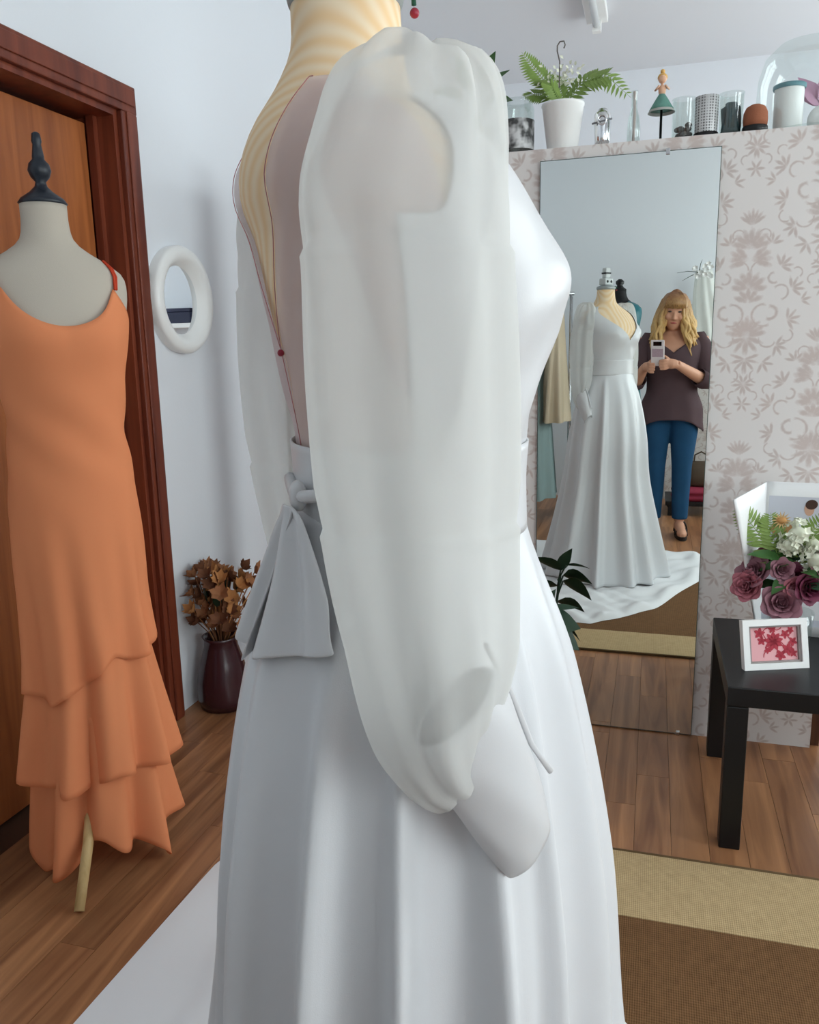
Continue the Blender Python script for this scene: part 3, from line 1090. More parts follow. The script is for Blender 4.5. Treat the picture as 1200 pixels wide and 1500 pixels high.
bx2 = thing('storage_box', 'olive green box beside the navy box on the bracket shelf', 'box', (0.11, YF - 0.09, 1.501))
bevel(MB().box(-0.06, 0.06, -0.06, 0.06, 0, 0.06).build('body', mat('olive_card', (86, 88, 52), 0.6), bx2, smooth=False), 0.003)
bevel(MB().box(-0.063, 0.063, -0.063, 0.063, 0.0605, 0.08).build('lid', MT['olive_card'], bx2, smooth=False), 0.003)

# ------------------------------------------------------------------ floor vase with dried flowers by the left wall
fv = thing('floor_vase', 'dark maroon floor vase of dried brown flowers in the corner by the door', 'vase', (-1.50, 2.52, 0))
maroon = mat('maroon_glaze', (58, 28, 34), 0.22, spec=0.6)
vb = MB().lathe([(0.055, 0), (0.088, 0.004), (0.098, 0.04), (0.094, 0.11), (0.078, 0.18), (0.062, 0.235), (0.06, 0.262), (0.068, 0.275), (0.06, 0.274), (0.052, 0.25), (0.05, 0.15)], 36)
vb.build('vase_body', maroon, fv)
dry = [mat('dried_tan', (150, 100, 66), 0.85, var=0.3, vscale=40), mat('dried_brown', (110, 68, 44), 0.85, var=0.3, vscale=40), mat('dried_gold', (178, 122, 72), 0.85, var=0.25, vscale=40)]
rs = random.Random(11)
fl_pos = []
for k in range(58):
    a, rr, zz = rs.uniform(0, 2 * PI), 0.115 * math.sqrt(rs.random()), rs.uniform(0.30, 0.52)
    c = Vector((0.02 + rr * math.cos(a), 0.01 + 1.05 * rr * math.sin(a), zz))
    if c.x < -0.085:
        c.x = -0.07
    m_ = MB()
    n = 7
    ax = Vector((math.cos(a) * 0.6, math.sin(a) * 0.6, rs.uniform(0.3, 1))).normalized()
    sdv = ax.orthogonal().normalized()
    for q in range(n):
        dv = (Matrix.Rotation(2 * PI * q / n, 3, ax) @ sdv) * 0.9 + ax * 0.7
        m_.leaf(c, dv, ax, rs.uniform(0.034, 0.055), 0.032, -0.15, 3)
    m_.tube([c, (c * 0.5) + Vector((0, 0, 0.12)), (0, 0, 0.2)], 0.002, 5)
    m_.build('dried_flower', dry[k % 3], fv)
for k in range(6):
    a = rs.uniform(0, 2 * PI)
    b_ = Vector((0.03 * math.cos(a) + 0.01, 0.05 * math.sin(a), 0.40))
    MB().leaf(b_, (math.cos(a) * 0.5 + .2, math.sin(a) * 0.5, 0.8), (math.cos(a), math.sin(a), 0.3), 0.11, 0.035, 0.2).build('leaf', deep_leaf, fv)

# ------------------------------------------------------------------ black side table and what stands on it
tb = thing('side_table', 'square black side table with thick legs next to the tall mirror', 'table', (0.208, 2.05, 0))
TW, TH = 0.55, 0.45
bevel(MB().box(0, TW, 0, TW, TH - 0.052, TH).build('table_top', black_m, tb, smooth=False), 0.003)
lm = None
for (x, y) in ((0, 0), (TW - 0.052, 0), (0, TW - 0.052), (TW - 0.052, TW - 0.052)):
    o = bevel(MB().box(0, 0.052, 0, 0.052, 0, TH - 0.0525).build('leg', black_m, tb, smooth=False), 0.003)
    o.location = (x, y, 0)

# picture frame with red lace
pf = thing('picture_frame', 'white picture frame with red lace artwork standing on the black table', 'picture frame', (0.2585, 2.165, TH + 0.0005), math.atan2(0.062, 0.165))
tilt = Matrix.Rotation(math.radians(-14), 3, 'X')
FWD, FHT = 0.176, 0.132


def tl(mb):
    mb.v = [tuple(tilt @ Vector(p)) for p in mb.v]
    return mb


f_ = MB().box(0, FWD, 0, 0.018, 0, 0.017).box(0, FWD, 0, 0.018, FHT - 0.017, FHT).box(0, 0.017, 0, 0.018, 0.017, FHT - 0.017).box(FWD - 0.017, FWD, 0, 0.018, 0.017, FHT - 0.017)
tl(f_).build('frame', white_plastic, pf, smooth=False)
tl(MB().box(0.017, 0.0235, 0.006, 0.012, 0.0175, FHT - 0.0175).box(FWD - 0.0235, FWD - 0.017, 0.006, 0.012, 0.0175, FHT - 0.0175).box(0.0235, FWD - 0.0235, 0.006, 0.012, 0.0175, 0.022).box(0.0235, FWD - 0.0235, 0.006, 0.012, FHT - 0.022, FHT - 0.0175)).build('inner_slip', mat('grey_slip', (150, 140, 138), 0.6), pf, smooth=False)
tl(MB().box(0.017, FWD - 0.017, 0.012, 0.0165, 0.017, FHT - 0.017)).build('picture', mat('pink_card', (232, 172, 176), 0.7), pf, smooth=False)
lace = MB()
rs = random.Random(5)
cx, cz = FWD * 0.5, FHT * 0.55


def flat_leaf(mb, c, a, L, w):
    n = 6
    v = []
    d_, s_ = Vector((math.cos(a), 0, math.sin(a))), Vector((-math.sin(a), 0, math.cos(a)))
    top, bot = [], []
    for i in range(n + 1):
        t = i / n
        p = Vector((c[0], 0.0112, c[1])) + d_ * (L * t)
        q = s_ * (w * math.sin(PI * (0.06 + 0.9 * t)) * 0.5)
        top.append(p + q); bot.append(p - q)
    k = top + bot[::-1]
    mb.add(k, [tuple(range(len(k)))])


for k in range(9):
    flat_leaf(lace, (cx, cz), k * 2 * PI / 9 + 0.2, 0.026, 0.013)
for (bx_, bz_, s0) in ((0.05, 0.095, 0.6), (0.12, 0.09, 0.5), (0.125, 0.05, 0.7), (0.14, 0.07, 0.5), (0.07, 0.05, 0.4), (0.105, 0.035, 0.6), (0.055, 0.075, 0.5), (0.085, 0.105, 0.45), (0.135, 0.1, 0.4), (0.14, 0.04, 0.45)):
    a0 = rs.uniform(0, 6.28)
    for k in range(5):
        flat_leaf(lace, (bx_, bz_), a0 + k * 2 * PI / 5, 0.026 * s0, 0.016 * s0)
for (p0, p1) in (((0.088, 0.072), (0.06, 0.03)), ((0.088, 0.072), (0.105, 0.028)), ((0.088, 0.072), (0.142, 0.05)), ((0.12, 0.09), (0.15, 0.03)), ((0.06, 0.1), (0.11, 0.11)), ((0.088, 0.072), (0.04, 0.1)), ((0.088, 0.072), (0.14, 0.1))):
    d_ = Vector((p1[0] - p0[0], 0, p1[1] - p0[1]))
    n_ = Vector((-d_.z, 0, d_.x)).normalized()
    prev = None
    for i in range(9):
        t = i / 8
        c = Vector((p0[0], 0.0114, p0[1])) + d_ * t + n_ * 0.006 * math.sin(t * 6)
        if prev is not None:
            w_ = n_ * 0.0013
            lace.add([prev - w_, prev + w_, c + w_, c - w_], [(0, 1, 2, 3)])
        prev = c
tl(lace).build('lace_print', mat('red_lace', (176, 50, 66), 0.7), pf, smooth=False)
tl(MB().box(FWD / 2 - 0.02, FWD / 2 + 0.02, 0.0185, 0.022, 0.02, 0.1)).build('easel', mat('grey_slip', (150, 140, 138)), pf, smooth=False)

# open photo album standing behind the flowers
al = thing('photo_album', 'open white photo album with a bride picture standing behind the flowers', 'album', (0, 0, TH + 0.0005))
paper = mat('white_page', (236, 236, 236), 0.45)
cover = mat('album_cover', (206, 204, 198), 0.5)


def quadsheet(c, n=10, bow=0.0):
    a, b_, c_, d_ = [Vector(q) for q in c]   # bl, br, tr, tl
    rows = []
    for i in range(n + 1):
        t = i / n
        rows.append([(a.lerp(d_, t)).lerp(b_.lerp(c_, t), s_ / n) + Vector((0, -bow * math.sin(PI * s_ / n), 0)) for s_ in range(n + 1)])
    return MB().loft(rows, False)


solid(quadsheet([(0.318, 2.455, 0), (0.330, 2.50, 0), (0.321, 2.50, 0.45), (0.209, 2.225, 0.445)]).build('left_page', paper, al), 0.005, 1)
solid(quadsheet([(0.332, 2.50, 0), (0.62, 2.47, 0), (0.62, 2.47, 0.452), (0.323, 2.50, 0.452)]).build('right_page', paper, al), 0.006, 1)
rot_a = math.atan2(-0.03, 0.29)


def ap(x, z, d_=0.0015):   # point on right page: x along page from the fold
    return (0.326 + x * 0.995, 2.50 - x * 0.1 - d_, z)


def patch(name, pts, m_, d_=0.0015):
    return mobj(name, [ap(x, z, d_ + 0.0055) for (x, z) in pts], [tuple(range(len(pts)))], m_, al, smooth=False)


def ell(cx, cz, rx, rz, n=20, a=0.0):
    return [(cx + rx * math.cos(2 * PI * i / n) * math.cos(a) - rz * math.sin(2 * PI * i / n) * math.sin(a), cz + rx * math.cos(2 * PI * i / n) * math.sin(a) + rz * math.sin(2 * PI * i / n) * math.cos(a)) for i in range(n)]


patch('photo_print', [(0.006, 0.03), (0.27, 0.03), (0.27, 0.412), (0.006, 0.412)], mat('photo_grey_blue', (204, 206, 216), 0.4), 0.0012)
patch('photo_bouquet', ell(0.045, 0.315, 0.03, 0.022), mat('photo_tan', (176, 130, 84), 0.5), 0.0016)
patch('photo_gown', [(0.06, 0.05), (0.16, 0.05), (0.145, 0.25), (0.137, 0.325), (0.115, 0.342), (0.088, 0.335), (0.075, 0.27)], mat('photo_white', (232, 232, 234), 0.4), 0.0017)
patch('photo_face', ell(0.112, 0.378, 0.013, 0.020), mat('photo_skin', (206, 164, 140), 0.5), 0.0020)
patch('photo_hair', [(x, z) for (x, z) in ell(0.117, 0.391, 0.016, 0.014, 24, 0.3)], mat('photo_hair', (72, 48, 38), 0.5), 0.0023)

# flower arrangement
fa = thing('flower_vase', 'glass vase of mauve roses, white blossom and fern on the black table', 'flowers', (0.385, 2.335, TH + 0.0005))
gv = MB().lathe([(0.045, 0), (0.05, 0.002), (0.055, 0.05), (0.06, 0.12), (0.0575, 0.12), (0.052, 0.05), (0.046, 0.006)], 32)
gv.build('glass_vase', clear, fa)


def rose(c, r, m_, ax, nm='rose'):
    mb = MB()
    ax = Vector(ax).normalized()
    sd = ax.orthogonal().normalized()
    for ring, (rr, n, h0, open_) in enumerate(((0.18, 3, 0.55, 0.05), (0.36, 4, 0.5, 0.15), (0.6, 5, 0.42, 0.35), (0.85, 6, 0.28, 0.7), (1.0, 6, 0.12, 1.0))):
        for q in range(n):
            an = 2 * PI * q / n + ring * 0.7
            dr = Matrix.Rotation(an, 3, ax) @ sd
            tg = ax.cross(dr)
            rows = []
            for i in range(5):
                t = i / 4
                row = []
                for j in range(5):
                    s_ = (j / 4 - 0.5) * 2
                    wv = (0.75 * rr + 0.12) * math.sin(PI * (0.18 + 0.64 * t)) * 1.0
                    p = Vector(c) + ax * (r * (-0.35 + t * (0.55 + h0)) - r * 0.12 * s_ * s_ * t) + dr * (r * rr * (0.35 + 0.75 * t * (0.7 + 0.5 * open_)) * (1 - 0.22 * s_ * s_)) + tg * (s_ * r * wv)
                    if t > 0.9:
                        p += dr * (r * 0.12 * open_) - ax * (r * 0.1 * open_)
                    row.append(p)
                rows.append(row)
            mb.loft(rows, False)
    mb.sphere(Vector(c) - ax * r * 0.15, r * 0.38, 8, 6)
    return mb.build(nm, m_, fa)


mauve = mat('mauve_petal', (158, 110, 122), 0.6, var=0.18, vscale=30)
plum = mat('plum_petal', (112, 46, 70), 0.6, var=0.2, vscale=30)
pinkp = mat('dusty_pink_petal', (176, 104, 116), 0.6, var=0.2, vscale=30)
K = 2.335 / 2.4


def fpos(x, z, dy=0.0):   # a point seen at depth 2.4 moved to the vase's depth
    k = (2.335 + dy) / 2.4
    return Vector((x * k - 0.385, dy, 1.3 + (z - 1.3) * k - TH))


rose(fpos(0.371, 0.572, -0.06), 0.042, mauve, (-0.1, -1, 0.35))
rose(fpos(0.277, 0.615, -0.02), 0.034, pinkp, (-0.5, -1, 0.3))
rose(fpos(0.292, 0.655, 0.0), 0.040, mauve, (-0.6, -0.6, 0.7))
rose(fpos(0.366, 0.668, -0.03), 0.026, mauve, (0.1, -1, 0.3))
rose(fpos(0.402, 0.65, -0.02), 0.030, plum, (0.3, -1, 0.5))
rose(fpos(0.402, 0.615, -0.05), 0.026, pinkp, (0.2, -1, 0.1))
rose(fpos(0.44, 0.62, -0.05), 0.036, plum, (0.4, -1, 0.2))
rose(fpos(0.32, 0.70, 0.03), 0.030, plum, (-0.3, -0.5, 0.8))
rose(fpos(0.47, 0.68, -0.02), 0.036, mauve, (0.5, -0.8, 0.4))
rs = random.Random(21)
whitep = mat('white_blossom', (226, 228, 208), 0.6)


def blossom(c, R_, n):
    mb = MB()
    for k in range(n):
        v = Vector((rs.gauss(0, 1), rs.gauss(0, 1), rs.gauss(0, 1))).normalized()
        p = Vector(c) + v * R_ * rs.uniform(0.75, 1.0)
        for q in range(4):
            sd = Matrix.Rotation(q * PI / 2 + k, 3, v) @ v.orthogonal().normalized()
            mb.leaf(p, sd + v * 0.5, v, R_ * 0.38, R_ * 0.32, -0.1, 2)
    mb.sphere(c, R_ * 0.6, 8, 6)
    return mb.build('white_blossom', whitep, fa)


blossom(fpos(0.398, 0.768), 0.042, 46)
blossom(fpos(0.44, 0.745, 0.01), 0.042, 40)
blossom(fpos(0.452, 0.695, -0.03), 0.038, 36)
blossom(fpos(0.38, 0.74, -0.02), 0.03, 26)


def frond(path, w, mb=None, n=16, up=(0, 0, 1), stem=0.0016):
    mb = mb or MB()
    P = [Vector(p) for p in path]
    def at(t):
        q = t * (len(P) - 1)
        i = min(int(q), len(P) - 2)
        return P[i].lerp(P[i + 1], q - i)
    mb.tube([at(i / 10) for i in range(11)], [stem * (1 - 0.7 * i / 10) for i in range(11)], 5)
    for i in range(n):
        t = 0.1 + 0.88 * i / n
        p = at(t)
        d_ = (at(min(1, t + 0.03)) - at(t - 0.03)).normalized()
        sd = d_.cross(Vector(up)).normalized()
        nn = sd.cross(d_)
        L = w * math.sin(PI * (0.12 + 0.86 * t)) ** 0.8 + 0.004
        for s_ in (-1, 1):
            mb.leaf(p, sd * s_ + d_ * 0.5, nn, L, max(0.005, L * 0.24), 0.18, 3)
    return mb


frond([fpos(0.37, 0.64), fpos(0.32, 0.74), fpos(0.275, 0.80), fpos(0.236, 0.845)], 0.045, up=(0.2, -1, 0.3)).build('fern_frond', fern_m, fa)
frond([fpos(0.37, 0.64), fpos(0.345, 0.73), fpos(0.33, 0.79), fpos(0.325, 0.83)], 0.045, up=(0.2, -1, 0.3)).build('fern_frond', fern_m, fa)
frond([fpos(0.39, 0.64), fpos(0.42, 0.76), fpos(0.47, 0.83)], 0.04, up=(-0.2, -1, 0.3)).build('fern_frond', fern_m, fa)
for k in range(16):
    a = rs.uniform(-0.3, PI + 0.3)
    b_ = fpos(0.385, 0.63) + Vector((rs.uniform(-.04, .05), rs.uniform(-.04, .02), rs.uniform(-0.02, 0.08)))
    MB().leaf(b_, (math.cos(a), rs.uniform(-0.9, 0.1), rs.uniform(-0.3, 0.8)), (0, -0.6, 0.8), rs.uniform(0.06, 0.10), 0.035, 0.25).build('leaf', dkgreen if k % 3 else deep_leaf, fa)
st = MB()
for k in range(9):
    a = k * 0.7
    st.tube([(0.02 * math.cos(a), 0.02 * math.sin(a), 0.012), (0.025 * math.cos(a + 2), 0.02 * math.sin(a + 2), 0.11), (0.05 * math.cos(a), -0.02 + 0.03 * math.sin(a), 0.19)], 0.0022, 5)
so = st.build('stem_bundle', deep_leaf, fa); so['kind'] = 'stuff'
for k in range(5):
    v_ = Vector((-0.03 + 0.012 * k, -0.005, 0.27))
MB().lathe([(0.004, 0), (0.014, 0.008), (0.011, 0.016), (0.002, 0.018)], 10, tuple(fpos(0.355, 0.80))).build('seed_head', mat('seed_tan', (190, 140, 84), 0.8), fa)
sp_ = MB()
for k in range(14):
    a = 2 * PI * k / 14
    sp_.leaf(fpos(0.355, 0.81), (math.cos(a), -0.3, math.sin(a)), (0, -1, 0.2), 0.026, 0.005, 0.1, 2)
sp_.build('dried_bloom', mat('dried_bloom', (206, 172, 118), 0.8), fa)

# ------------------------------------------------------------------ things on top of the partition
LY = 2.745


def lp(x, z=None, y=LY):
    """x as read at depth 2.8, moved to the ledge's real depth"""
    return (x * y / 2.8, y, PZ + 0.0005)


def frosted(name, rgb):
    return mat(name, rgb, 0.25, spec=0.5)


# broad leaved plant
bp_ = thing('potted_plant', 'broad leaved green plant in a grey pot on the partition behind the sleeve', 'plant', lp(-0.585))
MB().lathe([(0.04, 0), (0.042, 0.003), (0.052, 0.09), (0.049, 0.09), (0.04, 0.02)], 28).build('pot', mat('grey_pot', (150, 150, 148), 0.6), bp_)
for k, (a, el, L) in enumerate(((0.1, 1.25, 0.11), (0.5, 0.1, 0.07), (-0.9, 0.0, 0.06), (2.2, 0.8, 0.13), (3.0, 0.4, 0.13), (4.2, 0.9, 0.12), (5.2, 0.3, 0.12))):
    d_ = Vector((math.cos(a) * math.cos(el), math.sin(a) * math.cos(el) * 0.5, math.sin(el)))
    b0 = Vector((0, 0, 0.08))
    b1 = b0 + d_ * 0.05 + Vector((0, 0, 0.09))
    lf = MB().tube([b0, b0.lerp(b1, 0.5) + Vector((0, 0, 0.01)), b1], 0.0022, 5).leaf(b1, d_, (0, -0.8, 0.6), L, 0.05, 0.2)
    lf.build('leaf', dkgreen, bp_)

# jar with a black and white photograph wrapped round it
jr = thing('photo_jar', 'glass jar wrapped in a black and white photograph', 'jar', lp(-0.452, y=2.75))
MB().lathe([(0.05, 0), (0.052, 0.003), (0.052, 0.135), (0.046, 0.15), (0.046, 0.162), (0.044, 0.162), (0.044, 0.15), (0.05, 0.134), (0.05, 0.006)], 32).build('glass', clear, jr)
bw = bpy.data.materials.new('black_white_print'); bw.use_nodes = True
nt = bw.node_tree
tcn = nt.nodes.new('ShaderNodeTexCoord'); nn_ = nt.nodes.new('ShaderNodeTexNoise'); nn_.inputs['Scale'].default_value = 30
rr_ = nt.nodes.new('ShaderNodeValToRGB')
rr_.color_ramp.elements[0].position = 0.4; rr_.color_ramp.elements[0].color = (0.05, 0.05, 0.05, 1)
rr_.color_ramp.elements[1].position = 0.6; rr_.color_ramp.elements[1].color = (0.6, 0.6, 0.6, 1)
nt.links.new(tcn.outputs['Object'], nn_.inputs['Vector']); nt.links.new(nn_.outputs['Fac'], rr_.inputs[0]); nt.links.new(rr_.outputs[0], nt.nodes['Principled BSDF'].inputs['Base Color'])
MB().lathe([(0.0525, 0.012), (0.0527, 0.1)], 32, cap0=False, cap1=False).build('photo_wrap', bw, jr)

# white pot with fern
wp = thing('fern_pot', 'white tapered pot holding a fern and white blossom on the partition', 'plant', lp(-0.308))
MB().lathe([(0.045, 0), (0.047, 0.002), (0.064, 0.128), (0.066, 0.13), (0.066, 0.136), (0.061, 0.136), (0.058, 0.11)], 36).build('pot', white_plastic, wp)
MB().lathe([(0.001, 0.118), (0.0585, 0.118)], 24, cap0=False, cap1=False).build('soil', mat('dark_soil', (40, 30, 24), 0.9), wp)


def wf(px):
    return [Vector(p) for p in px]


for path, w in (([(0, 0, 0.125), (-0.05, -0.01, 0.20), (-0.09, -0.02, 0.245), (-0.125, -0.03, 0.29)], 0.045),
                ([(0, 0, 0.125), (-0.05, 0.01, 0.17), (-0.09, 0.0, 0.175), (-0.12, -0.02, 0.165)], 0.04),
                ([(0, 0, 0.125), (0.06, -0.01, 0.19), (0.13, -0.02, 0.20), (0.205, -0.02, 0.13)], 0.055),
                ([(0, 0, 0.125), (0.05, 0.02, 0.20), (0.1, 0.03, 0.22), (0.16, 0.03, 0.2)], 0.045),
                ([(0, 0, 0.125), (-0.02, 0.03, 0.2), (-0.05, 0.05, 0.24)], 0.04),
                ([(0, 0, 0.125), (-0.03, -0.04, 0.18), (-0.06, -0.06, 0.19)], 0.035)):
    frond(path, w, n=18, up=(0, -0.75, 0.65)).build('fern_frond', fern_m, wp)
mb = MB()
for k in range(60):
    v = Vector((rs.gauss(0, 0.028), rs.gauss(0, 0.02), 0.19 + abs(rs.gauss(0, 0.03))))
    mb.leaf(v, (rs.uniform(-1, 1), rs.uniform(-1, 0.2), rs.uniform(0, 1)), (0, -1, 0.3), 0.014, 0.01, 0.1, 2)
o = mb.build('white_blossom', whitep, wp)
mb = MB()
pts = [(-0.012, 0.0, 0.12), (-0.012, 0.0, 0.26), (-0.02, 0, 0.29), (-0.02, 0, 0.305), (-0.012, 0, 0.316), (0.0, 0, 0.316), (0.004, 0, 0.305), (0.0, 0, 0.296)]
mb.tube(pts, 0.0022, 6).build('wire_hook', mat('dark_wire', (110, 104, 100), 0.4, metal=0.7), wp)

# small silver bottle with a ring handle
sv = thing('silver_bottle', 'small shiny silver flask with a ring on its front', 'bottle', lp(-0.184))
MB().lathe([(0.018, 0), (0.022, 0.002), (0.024, 0.03), (0.026, 0.08), (0.024, 0.098), (0.014, 0.106), (0.012, 0.112)], 24).build('body', mat('polished_silver', (225, 226, 228), 0.12, metal=1), sv)
ring = [(0.013 * math.cos(a), -0.028, 0.075 + 0.013 * math.sin(a)) for a in [2 * PI * k / 20 for k in range(21)]]
MB().tube(ring, 0.003, 6, False).build('ring', MT['polished_silver'], sv)
MB().tube([(-0.03, -0.024, 0.066), (0.03, -0.024, 0.076)], 0.003, 6).build('ribbon', mat('grey_ribbon', (120, 122, 126), 0.5), sv)

# slim bud vase
bv = thing('bud_vase', 'slim clear glass bud vase with a pink stem', 'vase', lp(-0.089))
MB().lathe([(0.018, 0), (0.02, 0.002), (0.02, 0.05), (0.016, 0.08), (0.009, 0.105), (0.009, 0.15), (0.011, 0.153), (0.0075, 0.15), (0.0075, 0.105), (0.014, 0.08), (0.018, 0.05), (0.018, 0.008)], 24).build('glass', clear, bv)
MB().tube([(0, 0, 0.01), (0.002, 0, 0.08), (0.0, 0, 0.152)], 0.004, 8).build('pink_stem', mat('pale_pink', (214, 190, 184), 0.6), bv)

# doll figurine on a black rod
dl = thing('figurine', 'tiny blond doll in a teal tutu on a thin black stand', 'figurine', lp(-0.008))
MB().lathe([(0.011, 0), (0.011, 0.004), (0.004, 0.006), (0.0035, 0.10)], 14).build('stand', black_m, dl)
MB().lathe([(0.036, 0.092), (0.030, 0.102), (0.018, 0.122), (0.010, 0.134), (0.009, 0.136)], 28).build('tutu', mat('teal_tulle', (96, 142, 130), 0.8, var=0.3, vscale=60), dl)
MB().lathe([(0.040, 0.084), (0.034, 0.094), (0.028, 0.102)], 28, cap0=False, cap1=False).build('lace_hem', mat('grey_lace', (170, 170, 164), 0.8), dl)
MB().lathe([(0.009, 0.134), (0.011, 0.146), (0.012, 0.154), (0.004, 0.162), (0.004, 0.166)], 16).tube([(-0.011, 0, 0.155), (-0.02, -0.005, 0.147), (-0.008, -0.012, 0.158)], 0.003, 6).tube([(0.011, 0, 0.155), (0.02, -0.005, 0.147), (0.008, -0.012, 0.158)], 0.003, 6).sphere((0, 0, 0.178), 0.0125, 12, 8).build('body', mat('doll_skin', (222, 176, 146), 0.6), dl)
MB().sphere((0, 0.004, 0.183), 0.0145, 12, 8, (1, 0.9, 0.9)).sphere((0, 0.004, 0.200), 0.007, 10, 6).build('hair', mat('doll_blond', (214, 168, 96), 0.7), dl)

# row of small pots
pt1 = thing('glass_tumbler', 'clear glass tumbler with grey stones inside', 'jar', lp(0.058), group=None)
MB().lathe([(0.03, 0), (0.033, 0.003), (0.033, 0.11), (0.035, 0.116), (0.031, 0.116), (0.031, 0.006)], 28).build('glass', clear, pt1)
for k in range(9):
    MB().sphere((0.016 * math.cos(k * 2.4), 0.016 * math.sin(k * 2.4), 0.016 + 0.014 * (k // 4)), 0.011, 8, 6, (1, 1, 0.75)).build('stone', mat('grey_stone', (92, 90, 90), 0.6), pt1)
pt2 = thing('mesh_cup', 'silver perforated metal cup on the partition', 'cup', lp(0.124))
mesh_m = bpy.data.materials.new('perforated_silver'); mesh_m.use_nodes = True
nt = mesh_m.node_tree; pb = nt.nodes['Principled BSDF']; pb.inputs['Metallic'].default_value = 0.1; pb.inputs['Roughness'].default_value = 0.35
tcn = nt.nodes.new('ShaderNodeTexCoord'); ck = nt.nodes.new('ShaderNodeTexVoronoi'); ck.inputs['Scale'].default_value = 130; ck.inputs['Randomness'].default_value = 0.0
nt.links.new(tcn.outputs['Object'], ck.inputs['Vector'])
rr_ = nt.nodes.new('ShaderNodeValToRGB'); rr_.color_ramp.elements[0].position = 0.25; rr_.color_ramp.elements[0].color = (0.12, 0.12, 0.12, 1); rr_.color_ramp.elements[1].position = 0.45; rr_.color_ramp.elements[1].color = (0.62, 0.62, 0.62, 1)
nt.links.new(ck.outputs['Distance'], rr_.inputs[0]); nt.links.new(rr_.outputs[0], pb.inputs['Base Color'])
MB().lathe([(0.03, 0.006), (0.032, 0.01), (0.034, 0.115), (0.032, 0.115), (0.03, 0.012)], 32).build('cup', mesh_m, pt2)
MB().lathe([(0.034, 0), (0.035, 0.002), (0.035, 0.014), (0.03, 0.0145)], 32).build('foot_rim', black_m, pt2)
pt3 = thing('glass_tumbler', 'glass tumbler stuffed with dark teal fabric', 'jar', lp(0.194))
MB().lathe([(0.03, 0), (0.034, 0.003), (0.034, 0.112), (0.036, 0.118), (0.032, 0.118), (0.032, 0.006)], 28).build('glass', clear, pt3)
mb = MB()
rings = []
for i in range(13):
    t = i / 12
    rings.append([((0.0265 + 0.0025 * math.sin(5 * a + 6 * t)) * math.cos(a) * (1 if t < 0.9 else 0.6), (0.0265 + 0.0025 * math.sin(4 * a + 5 * t)) * math.sin(a) * (1 if t < 0.9 else 0.6), 0.007 + 0.085 * t) for a in [2 * PI * q / 28 for q in range(28)]])
mb.loft(rings, True, True, True).build('fabric', mat('dark_teal_fabric', (58, 82, 88), 0.8), pt3)
pt4 = thing('pin_cushion', 'rounded rust brown pin cushion on a black base', 'pin cushion', lp(0.263, y=2.73))
MB().lathe([(0.034, 0), (0.036, 0.002), (0.035, 0.016), (0.033, 0.018)], 28).build('base', black_m, pt4)
MB().lathe([(0.033, 0.0185), (0.0345, 0.035), (0.033, 0.055), (0.026, 0.070), (0.013, 0.077), (0.001, 0.078)], 28).build('cushion', mat('rust_felt', (150, 92, 66), 0.9, bump=0.4, bscale=300), pt4)

# glass cloche
gc = thing('glass_cloche', 'large clear glass dome over a white candle jar', 'glass dome', lp(0.405, y=2.845))
prof = [(0.145, 0), (0.146, 0.10), (0.142, 0.17), (0.125, 0.225), (0.09, 0.258), (0.045, 0.272), (0.001, 0.275)]
MB().lathe(prof, 48, cap0=False, cap1=False).build('dome', clear, gc)
MB().lathe([(0.148, 0.0), (0.151, 0.004), (0.148, 0.008), (0.144, 0.004)], 48, cap0=False, cap1=False).build('rim', clear, gc)
cj = thing('candle_jar', 'white cylinder jar with a teal ribbon rim under the glass dome', 'jar', (0.352 * 2.80 / 2.8, 2.80, PZ + 0.0005))
MB().lathe([(0.036, 0), (0.04, 0.003), (0.041, 0.128), (0.043, 0.134), (0.036, 0.134)], 32).build('jar', white_plastic, cj)
MB().lathe([(0.0435, 0.126), (0.0455, 0.13), (0.0455, 0.138), (0.042, 0.14)], 32, cap0=False, cap1=False).build('ribbon', mat('teal_ribbon', (92, 140, 148), 0.5), cj)
nb = thing('bow_bundle', 'crumpled white and pink ribbon bundle under the glass dome', 'ribbon', (0.452, 2.85, PZ + 0.0005))
mb = MB().sphere((0, 0, 0.045), 0.045, 14, 10, (0.9, 0.9, 1))
mb.build('white_tulle', mat('white_tulle_puff', (226, 226, 224), 0.8, bump=0.8, bscale=60), nb)
for k in range(5):
    a = 0.5 + k * 1.1
    MB().leaf((0, 0, 0.085), (math.cos(a), math.sin(a) * 0.5, 1.0), (0, -1, 0.2), 0.11, 0.05, 0.25).build('pink_ribbon', mat('pink_ribbon', (198, 150, 176), 0.6), nb)

